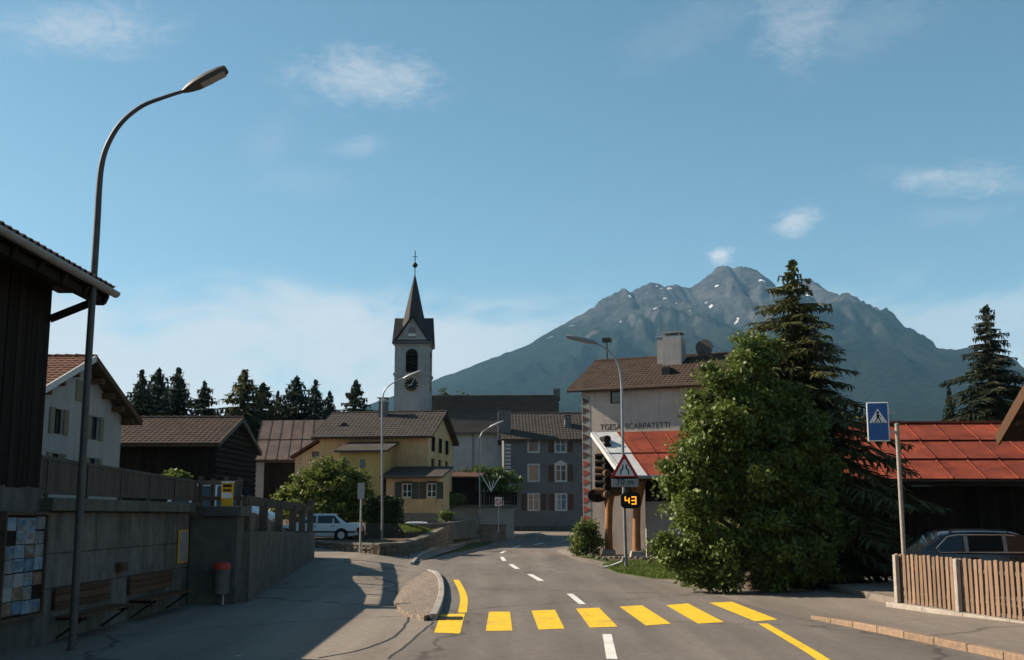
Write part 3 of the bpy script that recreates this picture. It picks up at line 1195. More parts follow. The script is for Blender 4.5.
def roof_gable(root, W, D, H, rise, axis, over, verge, mat, tile=None, thick=.16, fascia='wood_beam', tile_cols=.24, tile_rows=.36, front_only=False):
    """two sloping slabs with a boarded underside; returns the roof part"""
    half = (D if axis == 'x' else W) / 2
    tanr = rise / half
    eave = H - over * tanr
    L_ = (W if axis == 'x' else D)

    def pt(a, c, z):                       # a along the ridge, c across
        return (a, c, z) if axis == 'x' else (c, a, z)
    rb = MB()
    a0, a1 = -verge, L_ + verge
    sl = math.hypot(half + over, rise + over * tanr)
    nx, nz = rise / math.hypot(rise, half), half / math.hypot(rise, half)
    for sgn in (0, 1):
        c0 = -over if sgn == 0 else 2 * half + over
        lo = [pt(a0, c0, eave), pt(a1, c0, eave), pt(a1, half, H + rise), pt(a0, half, H + rise)]
        hi = [Vector(p) + Vector((0, 0, thick)) for p in lo]
        rb.hexa(lo, hi)
    ro = rb.build('roof', fascia, root)
    for sgn in (0, 1):
        if front_only and sgn == 1:
            continue
        c0 = -over - .06 if sgn == 0 else 2 * half + over + .06
        d = 1 if sgn == 0 else -1
        O = Vector(pt(a0 - .03, c0, eave - .06 * tanr + thick + .012))
        us = Vector(pt(0, d * half, rise)).normalized()
        nr = Vector(pt(0, -d * nx, nz))
        tb = MB()
        if tile:
            tile_field(tb, O, Vector(pt(1, 0, 0)), us, nr, L_ + 2 * verge + .06, sl + .06, tile_cols, tile_rows)
            t = tb.build('tile_field', mat, ro)
            tag(t, kind='stuff')
    if tile:
        tb = MB()
        nR = int((a1 - a0) / .4)
        for k in range(nR):
            s0 = a0 + (a1 - a0) * k / nR
            s1 = a0 + (a1 - a0) * (k + 1.12) / nR
            z = H + rise + thick + .0
            tb.tube([pt(s0, half, z + .015), pt(s1, half, z - .01)], [.13, .115], 8)
        tag(tb.build('ridge_tiles', mat, ro), kind='stuff')
    return ro, eave, tanr


def house(name, label, cat, loc, rz, W, D, H, rise, axis, mat, tile, over=.6, verge=.5, wins=(), tile_cols=.24, tile_rows=.36, below=1.5, extra=None, group=None, roof=True, front_only=False):
    root = thing(name, label, cat, loc, rz, group)
    wb = MB()
    for s in 'FRBL':
        P0, ux, nrm, w = SIDES[s](W, D)
        holes = [(q[1], q[1] + q[3], q[2] + below, q[2] + q[4] + below) for q in wins if q[0] == s]
        g = rise if (axis == 'x' and s in 'RL') or (axis == 'y' and s in 'FB') else 0
        wall_panel(wb, Vector(P0) - Vector((0, 0, below)), ux, w, H + below, holes, .2, nrm, g)
    wb.build('wall', mat, root)
    for q in wins:
        window(root, q[0], W, D, q[1], q[2], q[3], q[4], **(q[5] if len(q) > 5 else {}))
    ro = None
    if roof:
        ro, eave, tanr = roof_gable(root, W, D, H, rise, axis, over, verge, tile, tile, tile_cols=tile_cols, tile_rows=tile_rows, front_only=front_only)
    return root, ro


def chimney(roof, x, y, z0, z1, w, d, mat, cap='tile_grey', pots=0):
    m = MB()
    m.box(x - w / 2, x + w / 2, y - d / 2, y + d / 2, z0, z1)
    c = m.build('chimney', mat, roof)
    return c


def chimney_cap(roof, x, y, z, w, d, mat):
    m = MB()
    m.box(x - w / 2 - .08, x + w / 2 + .08, y - d / 2 - .08, y + d / 2 + .08, z + .004, z + .1)
    for sx in (-1, 1):
        for sy in (-1, 1):
            m.box(x + sx * (w / 2 - .06) - .05, x + sx * (w / 2 - .06) + .05, y + sy * (d / 2 - .06) - .05, y + sy * (d / 2 - .06) + .05, z + .1, z + .3)
    m.box(x - w / 2 - .12, x + w / 2 + .12, y - d / 2 - .12, y + d / 2 + .12, z + .3, z + .37)
    m.build('chimney_cap', mat, roof)


# ---------------------------------------------------------------- church
def build_church():
    Y = 122.0
    c = P(410.0, 515, Y)
    root = thing('church', 'pale grey village church with clock tower, dark pointed spire and long nave', 'church', (c.x - .05, Y, 0), R(-1.5))
    w = 1.86                                   # half width of the tower
    zt = P(411, 343, Y).z                      # cornice under the gables
    z_mid = P(411, 374, Y).z
    tb = MB()
    for s in 'FRBL':
        P0, ux, nrm, ww = SIDES[s](2 * w, 2 * w)
        P0 = Vector(P0) + Vector((-w, 0, 0))
        hole = (w - .66, w + .66, z_mid + .16, zt - 1.3)
        wall_panel(tb, P0, ux, ww, zt, [hole], .35, nrm)
    tower = tb.build('tower', 'plaster_church', root)
    # belfry openings: louvres, arched head
    for s in 'FRBL':
        P0, ux, nrm, ww = SIDES[s](2 * w, 2 * w)
        P0, ux, nrm = Vector(P0) + Vector((-w, 0, 0)), Vector(ux), Vector(nrm)
        lb = MB()
        z = z_mid + .2
        while z < zt - 1.36:
            a = P0 + ux * (w - .66) + Vector((0, 0, z)) - nrm * .12
            b = a + ux * 1.32
            lb.hexa([a, b, b - nrm * .2 + Vector((0, 0, .16)), a - nrm * .2 + Vector((0, 0, .16))],
                    [q + Vector((0, 0, .05)) for q in (a, b, b - nrm * .2 + Vector((0, 0, .16)), a - nrm * .2 + Vector((0, 0, .16)))])
            z += .26
        a = P0 + ux * (w - .66) + Vector((0, 0, z_mid + .16)) - nrm * .34
        lb.hexa([a, a + ux * 1.32, a + ux * 1.32 + Vector((0, 0, zt - 1.46 - z_mid)), a + Vector((0, 0, zt - 1.46 - z_mid))],
                [q - nrm * .03 for q in (a, a + ux * 1.32, a + ux * 1.32 + Vector((0, 0, zt - 1.46 - z_mid)), a + Vector((0, 0, zt - 1.46 - z_mid)))])
        lb.build('belfry_louvre', 'wood_dark', root)
        ab = MB()
        n = 10
        pts = [P0 + ux * (w + .66 * math.cos(math.pi * k / n)) + Vector((0, 0, zt - 1.3 + .66 * math.sin(math.pi * k / n))) + nrm * .004 for k in range(n + 1)]
        ab.prism(pts, nrm * .02)
        ab.build('belfry_arch', 'wood_dark', root)
    co = MB()
    for (z, o) in ((z_mid, .13), (zt, .22)):
        co.box(-w - o, w + o, -o, 2 * w + o, z - .1, z + .12)
        co.box(-w - o * .6, w + o * .6, -o * .6, 2 * w + o * .6, z - .22, z - .1)
    co.build('cornice', 'plaster_church', root)
    # clock on each face
    for s in 'FRL':
        P0, ux, nrm, ww = SIDES[s](2 * w, 2 * w)
        P0, ux, nrm = Vector(P0) + Vector((-w, 0, 0)), Vector(ux), Vector(nrm)
        cz = P(411, 384.5, Y).z
        cc = P0 + ux * w + Vector((0, 0, cz)) + nrm * .01
        r = .74

        def ring(mb, r0, r1, d0, d1, n=32):
            for k in range(n):
                a, b = 2 * math.pi * k / n, 2 * math.pi * (k + 1) / n
                q = [cc + (ux * math.cos(t) + Vector((0, 0, math.sin(t)))) * rr for (t, rr) in ((a, r0), (b, r0), (b, r1), (a, r1))]
                mb.hexa([p + nrm * d0 for p in q], [p + nrm * d1 for p in q])
        m = MB()
        m.prism([cc + (ux * math.cos(2 * math.pi * k / 32) + Vector((0, 0, math.sin(2 * math.pi * k / 32)))) * r for k in range(32)], nrm * .04)
        clk = m.build('clock', 'sign_black', root)
        m = MB()
        ring(m, r, r + .07, 0, .06)
        for k in range(12):
            a = 2 * math.pi * k / 12
            dv = ux * math.cos(a) + Vector((0, 0, math.sin(a)))
            m.bar(cc + dv * r * .74 + nrm * .05, cc + dv * r * .93 + nrm * .05, .08, .02, nrm)
        m.build('dial', 'plaster_yellow', clk)
        m = MB()
        for (ang, ln, wd) in ((R(62), .62, .07), (R(200), .42, .1)):
            dv = ux * math.cos(ang) + Vector((0, 0, math.sin(ang)))
            m.bar(cc - dv * .1 + nrm * .075, cc + dv * ln + nrm * .075, wd, .02, nrm)
        m.build('clock_hand', 'trim_white', clk)
    # four gables with small bell windows, and the spire above
    zg = P(411, 314, Y).z                       # gable tops
    zs = P(411, 271, Y).z
    for s in 'FRBL':
        P0, ux, nrm, ww = SIDES[s](2 * w, 2 * w)
        P0, ux, nrm = Vector(P0) + Vector((-w, 0, zt + .12)), Vector(ux), Vector(nrm)
        m = MB()
        hgb = zg - zt - .5
        m.prism([P0 + ux * .05, P0 + ux * (2 * w - .05), P0 + ux * w + Vector((0, 0, hgb))], -nrm * .3)
        g = m.build('gable', 'plaster_church', root)
        m = MB()
        pts = [P0 + ux * (w - .42) + Vector((0, 0, .45)) + nrm * .004, P0 + ux * (w + .42) + Vector((0, 0, .45)) + nrm * .004]
        pts += [P0 + ux * (w + .42 * math.cos(math.pi * k / 8)) + Vector((0, 0, 1.25 + .42 * math.sin(math.pi * k / 8))) + nrm * .004 for k in range(9)]
        m.prism(pts, nrm * .02)
        m.build('gable_window', 'glass', g)
        m = MB()
        m.bar(P0 + ux * (w - .42) + Vector((0, 0, .78)) + nrm * .04, P0 + ux * (w + .42) + Vector((0, 0, .78)) + nrm * .04, .3, .03, nrm)
        m.build('gable_sill', 'frame_white', g)
        # gable roof slabs
        m = MB()
        ridge_o = P0 + ux * w + Vector((0, 0, hgb + .1)) + nrm * .28
        ridge_i = P0 + ux * w + Vector((0, 0, hgb + .1)) - nrm * w
        for sg in (-1, 1):
            e_o = P0 + ux * (w + sg * (w + .24)) + Vector((0, 0, -.22)) + nrm * .28
            e_i = P0 + ux * (w + sg * (w + .24)) + Vector((0, 0, -.22)) - nrm * w
            q = [ridge_o, e_o, e_i, ridge_i]
            m.hexa(q, [p + Vector((0, 0, .14)) for p in q])
        m.build('gable_roof', 'slate', root)
    m = MB()
    n = 8
    prof = [(w * .96, zt + .6), (w * .74, zt + 2.2), (w * .46, zt + (zs - zt) * .56), (w * .24, zt + (zs - zt) * .79), (.05, zs)]
    base = len(m.v)
    for (r, z) in prof:
        for k in range(n):
            a = 2 * math.pi * (k + .5) / n
            m.v.append((r * math.cos(a), w + r * math.sin(a), z))
    for i in range(len(prof) - 1):
        for k in range(n):
            m.f.append((base + i * n + k, base + i * n + (k + 1) % n, base + (i + 1) * n + (k + 1) % n, base + (i + 1) * n + k))
    sp = m.build('spire', 'slate', root)
    m = MB()
    zb = P(411, 261.5, Y).z
    m.tube([(0, w, zs - .3), (0, w, P(411, 247, Y).z)], .05, 6)
    m.lathe([(.02, -.32), (.22, -.2), (.32, 0), (.22, .2), (.02, .32)], (0, w, zb), 12)
    zc_ = P(411, 253, Y).z
    m.bar((-.3, w, zc_), (.3, w, zc_), .06, .06)
    m.build('finial', 'black_metal', sp)
    # nave to the right and behind
    za, zr = P(480, 425, 128).z, P(480, 397, 131).z
    nv = MB()
    x0, x1, y0, y1 = w + .02, w + 13.6, 2.0, 16
    hz_ = za
    for s in 'FRBL':
        P0, ux, nrm, ww = SIDES[s](x1 - x0, y1 - y0)
        wall_panel(nv, Vector(P0) + Vector((x0, y0, 0)), ux, ww, hz_, [], .3, nrm, (zr - za) if s in 'RL' else 0)
    nv.build('nave', 'plaster_church', root)
    m = MB()
    half = (y1 - y0) / 2
    tn = (zr - za) / half
    for sg in (0, 1):
        yy = y0 - .6 if sg == 0 else y1 + .6
        lo = [(x0 - 1.2, yy, za - .6 * tn), (x1 + .5, yy, za - .6 * tn), (x1 + .5, y0 + half, zr), (x0 - 1.2, y0 + half, zr)]
        m.hexa(lo, [(p[0], p[1], p[2] + .2) for p in lo])
    nr = m.build('nave_roof', 'tile_nave', root)
    m = MB()
    for k in range(30):
        t = (k + .5) / 30
        m.bar((x0 - 1.2, y0 - .6 + (half + .6) * t, za - .6 * tn + (zr - za + .6 * tn) * t + .2), (x1 + .5, y0 - .6 + (half + .6) * t, za - .6 * tn + (zr - za + .6 * tn) * t + .2), .3, .05)
    tag(m.build('tile_rows', 'tile_nave', nr), kind='stuff')
    m = MB()
    m.box(x1 - .1, x1 + .7, y0 + half - .4, y0 + half + .4, zr - .5, zr + .9)
    m.build('bell_cote', 'plaster_grey', nr)
    # lower aisle roof and its wall in front
    zl0, zl1 = P(470, 432, 112).z, P(470, 411, 119).z
    m = MB()
    m.box(w + 1.2, w + 9.8, -8.6, 1.9, 0, zl0)
    m.build('aisle', 'plaster_nave', root)
    m = MB()
    lo = [(w - .6, -9.3, zl0 - .15), (w + 10.2, -9.3, zl0 - .15), (w + 10.2, 1.95, zl1), (w - .6, 1.95, zl1)]
    m.hexa(lo, [(p[0], p[1], p[2] + .18) for p in lo])
    ar = m.build('aisle_roof', 'tile_nave', root)
    m = MB()
    for k in range(26):
        t = (k + .5) / 26
        y, z = -9.3 + 11.25 * t, zl0 - .15 + (zl1 - zl0 + .15) * t + .18
        m.bar((w - .6, y, z), (w + 10.2, y, z), .28, .05)
    tag(m.build('tile_rows', 'tile_nave', ar), kind='stuff')
    m = MB()
    m.tube([(w + 5.4, -8.72, 0), (w + 5.4, -8.72, zl0)], .07, 8)
    m.build('downpipe', 'zinc', root)


build_church()


# ---------------------------------------------------------------- grey three-storey house
def build_grey_house():
    Y = 104.0
    a, b = P(504, 515, Y), P(586, 515, Y)
    zb = hgt(a.x, Y) - .1
    ze, zr = P(540, 438, Y).z - zb, P(540, 415, Y + 4.5).z - zb
    W = b.x - a.x
    sill_z = [P(540, 510, Y).z - zb, P(540, 481, Y).z - zb, P(540, 452, Y).z - zb]
    wins = []
    x1, x2 = (528.5 - 504) / 82 * W, (556 - 504) / 82 * W
    for k, z in enumerate(sill_z):
        hh = (15.5, 16, 12)[k] / 10.9
        for j, x in enumerate((x1, x2)):
            kw = dict(surround='trim_white', frame='frame_white', glass='glass_sky' if (j == 1 and k != 1) else 'glass', bars=(1, 1) if (k == 0 or j == 1) else (0, 0))
            if k == 0 or j == 1:
                kw['shutter'] = 'shutter_brown'
            if k == 1 and j == 1:
                kw['pediment'] = True
            wins.append(('F', x, z, .95, hh, kw))
    root, ro = house('grey_house', 'three-storey grey plastered house with white trimmed windows at the bend', 'house', (a.x, Y, zb), R(2), W, 9.0, ze, zr - ze, 'x', 'plaster_grey', 'tile_house', .5, .35, wins, .3, .4)
    m = MB()
    for k in range(22):
        z = .6 + k * (ze - 1.0) / 22
        m.box(.12, .62, -.025, -.003, z, z + .2)
    m.build('quoin_stripe', 'trim_white', root)
    m = MB()
    m.box(-.02, W + .02, -.06, -.004, -.5, .55)
    m.build('plinth', 'concrete_dark', root)
    rz_ = zr - ze
    for (u, w, yy, hc) in ((503.5, 1.2, .9, 2.0), (569.5, .6, 2.0, .8)):
        x = (u - 504) / 82 * W + .1
        zc = ze + rz_ * yy / 4.5
        chimney(ro, x, yy, zc - .6, zc + hc, w, .8, 'plaster_grey')
        chimney_cap(ro, x, yy, zc + hc, w * .8, .6, 'lamp_dark')


build_grey_house()


# ---------------------------------------------------------------- tan house with painted corner
TAN_RZ = R(-25)
TAN_P = P(583, 515, 66.0)


def build_tan_house():
    zb = 0.0
    loc = (TAN_P.x, 66.0, zb)
    H = P(583, 390, 66.0).z - zb
    rise = 2.05
    W, D = 11.5, 8.4
    wins = [('F', 1.75, P(611, 404, 65.5).z, .62, .72, dict(sill=False, bars=(0, 0), frame='wood_dark')),
            ('L', 4.0, 3.0, 1.0, 1.3, {}), ('L', 4.0, 6.0, 1.0, 1.3, {})]
    root, ro = house('tan_house', 'pinkish tan house with red triangle painted corner and brown tiled roof', 'house', loc, TAN_RZ, W, D, H, rise, 'x', 'plaster_tan', 'tile_dark', .32, .75, wins, .26, .36)
    # lower rough plaster
    # painted sgraffito corner
    qm = MB()
    qm.box(.02, .50, -.012, -.003, .8, H - .35)
    qm.build('corner_band', 'plaster_white', root)
    n = 15
    for k in range(n):
        z = 1.3 + (H - 2.2) * k / (n - 1)
        t = MB()
        t.prism([(.05, -.016, z), (.48, -.016, z + .22), (.05, -.016, z + .42)], (0, -.012, 0))
        t.build('painted_triangle', 'sgraffito_red' if k < 8 else 'sgraffito_dark', root)
    # lettering
    zt = P(640, 427, 64).z
    text_obj('lettering', 'TGESA  SCARPATETTI', .47, 'letter', root, Matrix.Translation((3.2, -.006, zt - zb + .08)) @ UPRIGHT, .002, sx=.92)
    # roof things
    def on_roof(x, y):
        return H + rise * y / (D / 2)
    chim_x = 4.6
    yy = 3.3
    z0 = on_roof(chim_x, yy)
    m = MB()
    m.box(chim_x - .55, chim_x + .6, yy - .5, yy + .5, z0 - .6, z0 + 1.55)
    m.box(chim_x - .95, chim_x - .552, yy - .3, yy + .4, z0 - .5, z0 + 1.35)
    m.build('chimney', 'plaster_church', ro)
    chimney_cap(ro, chim_x + .02, yy, z0 + 1.55, .95, .8, 'zinc')
    chimney_cap(ro, chim_x - .78, yy, z0 + 1.35, .2, .4, 'zinc')
    m = MB()
    m.box(chim_x - .1, chim_x + .38, yy - 2.15, yy - .9, on_roof(0, yy - 2.2) + .1, on_roof(0, yy - 1) + .1)
    m.build('flue_box', 'black_metal', ro)
    # satellite dish
    dc = Vector((6.3, 3.9, on_roof(0, 3.9) + .7))
    m = MB()
    m.lathe([(.02, .10), (.25, .085), (.42, .03), (.52, -.06), (.50, -.08)], tuple(dc), 20, 'y')
    m.tube([dc + Vector((0, .08, 0)), dc + Vector((0, .15, -.4)), dc + Vector((0, .15, -1.2))], .03, 6)
    m.tube([dc + Vector((0, 0, -.45)), dc + Vector((0, -.45, -.1))], .02, 6)
    m.build('satellite_dish', 'lamp_dark', ro)
    m = MB()
    m.tube([(.05, 4.2, H + rise), (.05, 4.2, H + rise + 1.5)], .04, 6)
    m.box(-.2, .3, 4.0, 4.4, H + rise + 1.35, H + rise + 1.6)
    m.build('vent_pipe', 'black_metal', ro)
    m = MB()
    m.tube([(8.3 - 1.2, 1.9, on_roof(0, 1.9) + .1), (8.3 - 1.2, 1.9, on_roof(0, 1.9) + .6)], .06, 8)
    m.build('vent_stub', 'zinc', ro)
    # gutter along the eave
    m = MB()
    tanr = rise / (D / 2)
    m.tube([(-.75, -.40, H - .32 * tanr + .08), (W + .75, -.40, H - .32 * tanr + .08)], .085, 8)
    m.build('gutter', 'wood_beam', root)
    return root


build_tan_house()


# ---------------------------------------------------------------- timber shelter with red sheet roof
def panel_roof(root, A, B, C, D_, n, m_, mats, gap=.03, lift=.05):
    """sheet roof from quad A(left top) B(right top) C(right low) D(left low), split in panels; each a part"""
    A, B, C, D_ = map(Vector, (A, B, C, D_))
    nrm = (C - D_).cross(A - D_).normalized()
    if nrm.z < 0:
        nrm = -nrm

    def pt(s, t):
        return (A * (1 - s) + B * s) * (1 - t) + (D_ * (1 - s) + C * s) * t
    for j in range(m_):
        for i in range(n):
            s0, s1 = i / n, (i + 1) / n
            t0, t1 = j / m_, (j + 1) / m_
            q = [pt(s0, t0), pt(s1, t0), pt(s1, t1), pt(s0, t1)]
            ax = (q[1] - q[0]).normalized()
            ay = (q[3] - q[0]).normalized()
            q = [q[0] + ax * .006, q[1] - ax * .006, q[2] - ax * .006 + ay * .1, q[3] + ax * .006 + ay * .1]
            lo = [q[0] + nrm * .01, q[1] + nrm * .01, q[2] + nrm * (lift + .02), q[3] + nrm * (lift + .02)]
            hi = [p + nrm * .02 for p in lo]
            mb = MB().hexa(lo, hi)
            # standing seam on the left edge
            mb.bar(lo[0] + nrm * .03 + ax * .02, lo[3] + nrm * .03 + ax * .02, .03, .05, nrm)
            mb.build('roof_panel', mats(i, j), root)


def build_shelter():
    root = thing('timber_shelter', 'timber log shelter with red sheet roof and pale metal verge before the tan house', 'shelter', (0, 0, 0))
    A, B = P(593, 433, 62.5), P(735, 430, 62.5)
    D_, C = P(624, 476, 57.5), P(760, 476, 57.5)
    deck = MB()
    q = [A, B, C, D_]
    deck.hexa([p - Vector((0, 0, .16)) for p in q], [p - Vector((0, 0, .01)) for p in q])
    rf = deck.build('roof', 'wood_beam', root)
    panel_roof(rf, A, B, C, D_, 6, 2, lambda i, j: 'sheet_pale' if i == 0 else 'metal_red')
    m = MB()
    # pale verge strip overhanging at the left
    m.bar(A + Vector((-.08, 0, -.06)), D_ + Vector((-.08, 0, -.06)), .12, .22)
    m.build('verge_board', 'sheet_pale', rf)
    m = MB()
    m.tube([D_ + Vector((-.2, -.12, -.06)), C + Vector((0, -.12, -.06))], .09, 8)
    m.build('gutter', 'zinc', rf)
    # stacked log wall, ends towards the road
    for k in range(9):
        z = 3.25 + k * .37
        y0 = 62.0
        y1 = 59.4 + k * .22
        x = A.x + .15 + .02 * k
        lg = MB()
        lg.tube([(x + .35, y1 - .35, z), (x + .1, y0, z)], [.19, .19], 10)
        lg.build('log', 'wood_dark' if k % 3 else 'wood_brown', root, True)
        if k < 6:
            lg = MB()
            lg.tube([(x - .25, y1 + .5, z + .17), (x + 1.5 + .12 * k, y1 + .1, z + .17)], .17, 10)
            lg.build('log', 'wood_dark' if k % 3 else 'wood_brown', root, True)
    # beams and Y-shaped posts on concrete feet
    p1, p2 = G(609, 556), G(637, 558)
    zb = P(620, 486, p1.y).z
    for i, (p, ut, vt) in enumerate(((p1, 612, 478), (p2, 641, 480))):
        top = P(ut, vt, p.y)
        m = MB()
        m.tube([(p.x, p.y, .2), (p.x, p.y, 1.4), (p.x + .04, p.y, 2.6), (top.x, top.y, top.z)], [.22, .2, .2, .3], 10)
        m.build('post', 'wood_warm', root, True)
        m = MB()
        m.tube([(p.x + .03, p.y, 2.4), (p.x - .55, p.y, top.z)], [.14, .12], 8)
        m.build('strut', 'wood_brown', root, True)
        m = MB()
        w = .38
        m.hexa([(p.x - w, p.y - w, 0), (p.x + w, p.y - w, 0), (p.x + w, p.y + w, 0), (p.x - w, p.y + w, 0)],
               [(p.x - w * .8, p.y - w * .8, .36), (p.x + w * .8, p.y - w * .8, .36), (p.x + w * .8, p.y + w * .8, .36), (p.x - w * .8, p.y + w * .8, .36)])
        m.build('concrete_foot', 'concrete_pale', root, bevel=.03)
    a, b = P(606, 493, 62.0), P(641, 487, 61.2)
    m = MB()
    m.bar(a, b, .25, .5)
    m.build('carved_beam', 'wood_warm', root)
    a, b = P(628, 478, 58.6), P(760, 478, 58.6)
    m = MB()
    m.bar(a, b, .25, .3)
    m.build('eave_beam', 'wood_brown', root)
    # back wall of the shelter under the roof
    m = MB()
    a, b = P(646, 515, 60.5), P(760, 515, 59.0)
    m.hexa([(a.x, a.y, 0), (b.x, b.y, 0), (b.x, b.y + .3, 0), (a.x, a.y + .3, 0)], [(a.x, a.y, 2.9), (b.x, b.y, 2.9), (b.x, b.y + .3, 2.9), (a.x, a.y + .3, 2.9)])
    m.build('back_wall', 'plaster_lower', root)
    m = MB()
    m.hexa([(a.x, a.y + .02, 2.9), (b.x, b.y + .02, 2.9), (b.x, b.y + .25, 2.9), (a.x, a.y + .25, 2.9)], [(a.x, a.y + .02, 4.4), (b.x, b.y + .02, 4.4), (b.x, b.y + .25, 4.4), (a.x, a.y + .25, 4.4)])
    m.build('upper_boarding', 'wood_dark', root)
    # small hatch low on the house wall
    # oval hanging board
    c = P(597.5, 495.5, 60.2)
    o = thing('oval_board', 'dark oval wooden board hanging at the corner of the timber shelter', 'sign', (c.x, c.y, c.z))
    m = MB()
    m.prism([(.52 * math.cos(2 * math.pi * k / 28), 0, .36 * math.sin(2 * math.pi * k / 28)) for k in range(28)], (0, .06, 0))
    m.build('board', 'wood_dark', o, bevel=.012)
    m = MB()
    for s in (-.3, .3):
        m.tube([(s, .03, .3), (s, .03, .75)], .015, 6)
    m.build('hanger', 'black_metal', o)


build_shelter()


# ---------------------------------------------------------------- long dark barn with red roof on the right
def build_long_barn():
    Ye, Yr = 41.5, 46.8
    root = thing('long_barn', 'long low dark timber barn with red sheet metal roof behind the parked car', 'barn', (0, 0, 0))
    A, B = P(790, 424.5, Yr), P(1130, 423, Yr)
    zl = P(900, 480, Ye).z
    D_, C = Vector((A.x - .3, Ye, zl)), Vector((B.x, Ye, zl))
    deck = MB()
    q = [A, B, C, D_]
    deck.hexa([p - Vector((0, 0, .2)) for p in q], [p - Vector((0, 0, .012)) for p in q])
    rf = deck.build('roof', 'wood_beam', root)
    panel_roof(rf, A, B, C, D_, 12, 3, lambda i, j: 'metal_red', lift=.06)
    m = MB()
    q = [A, B, B + Vector((0, 5, -2.2)), A + Vector((0, 5, -2.2))]
    m.hexa([p - Vector((0, 0, .2)) for p in q], [p + Vector((0, 0, .03)) for p in q])
    m.build('rear_slope', 'metal_red', rf)
    m = MB()
    m.bar(A + Vector((0, 0, .06)), B + Vector((0, 0, .06)), .3, .08)
    m.build('ridge_cap', 'metal_red', rf)
    m = MB()
    m.tube([D_ + Vector((0, -.14, -.08)), C + Vector((0, -.14, -.08))], .08, 8)
    m.build('gutter', 'wood_dark', rf)
    n = 64
    x0, x1 = A.x + .3, B.x - .3
    pw = (x1 - x0) / n
    src = MB().box(-pw / 2 + .008, pw / 2 - .008, -.02, .02, 0, zl - .25).build('plank', 'wood_dark', root)
    src.location = (x0 + pw / 2, Ye + 1.0, .05)
    for k in range(1, n):
        inst(src, root, (x0 + pw * (k + .5), Ye + 1.0 + random.uniform(-.012, .012), .05))
    m = MB()
    m.box(x0, x1, Ye + 1.08, Yr + 4.5, 0, zl - .3)
    m.build('inner_wall', 'wood_dark', root)
    for k in range(6):
        x = x0 + .2 + (x1 - x0 - .4) * k / 5
        MB().box(x - .1, x + .1, Ye + .55, Ye + .75, .05, zl + .15).build('post', 'wood_dark', root)


build_long_barn()


# ---------------------------------------------------------------- chalet whose roof corner enters at the right edge
def build_chalet():
    e = P(999, 441, 33.2)
    ov, vg = .9, .9
    X = e.x + vg
    rise, D = 2.4, 8.0
    H = e.z + ov * rise / (D / 2)
    root, ro = house('chalet', 'chalet with brown boarded verge entering the picture at the right edge', 'house', (X, e.y - ov - D, .1), 0, 8.0, D, H - .1, rise, 'x', 'wood_brown', 'tile_brown', ov, vg, [('L', 2.0, 1.0, 1.1, 1.2, dict(frame='wood_dark')), ('L', 5.0, 1.0, 1.1, 1.2, dict(frame='wood_dark'))])
    m = MB()
    tanr = rise / (D / 2)
    for sg in (0, 1):
        y0 = D + ov + .03 if sg == 0 else -ov - .03
        m.bar((-vg - .04, y0, H - .1 - ov * tanr + .02), (-vg - .04, D / 2, H - .1 + rise + .02), .05, .34)
    m.build('verge_board', 'wood_brown', root)
    m = MB()
    for t in (.02, .25, .5, .75, .98):
        y = D * t
        z = H - .1 + rise * (1 - abs(2 * t - 1)) - .12
        m.box(-vg + .05, .3, y - .08, y + .08, z - .12, z)
    m.build('purlin', 'wood_brown', root)


build_chalet()


# ---------------------------------------------------------------- white house on the left
def build_white_house():
    near, far, apex = P(48, 392, 40), P(125, 418, 50.5), P(92, 356, 45)
    X = -17.4
    D = 9.4
    Y0 = 40.7
    z0 = 1.5
    H = 6.42 - z0
    rise = 1.85
    W = 9.0
    kw = dict(frame='wood_dark', shutter='shutter_grey', glass='glass', sill=False, bars=(1, 0))
    wins = [('R', 2.6, 5.25 - z0, .8, .95, kw), ('R', 6.1, 5.25 - z0, .8, .95, kw), ('R', 2.6, 3.6 - z0, .8, .9, kw), ('R', 6.1, 3.6 - z0, .8, .9, kw)]
    root, ro = house('white_house', 'white plastered house with red tiled gable roof behind the railing', 'house', (X - W, Y0, z0), R(-2), W, D, H, rise, 'x', 'plaster_white', 'tile_red', .75, .6, wins, .28, .36)
    aw = MB()
    aw.box(W + .004, W + .04, D / 2 - .3, D / 2 + .3, H + .25, H + 1.1)
    aw.build('attic_shutter', 'shutter_grey', root)
    tanr = rise / (D / 2)
    m = MB()
    m.bar((W + .63, -.75, H - .75 * tanr + .1), (W + .63, D / 2, H + rise + .1), .06, .24)
    m.build('verge_board', 'trim_white', root)
    m = MB()
    m.bar((W + .63, D + .75, H - .75 * tanr + .1), (W + .63, D / 2, H + rise + .1), .06, .24)
    m.build('verge_board', 'wood_brown', root)
    for t in (.0, .12, .24, .37, .63, .76, .88, 1.0):
        y = D * t
        z = H + rise * (1 - abs(2 * t - 1)) - .05
        m = MB()
        m.box(W - .2, W + .5, y - .1, y + .1, z - .26, z - .02)
        m.build('purlin', 'wood_brown', root)


build_white_house()


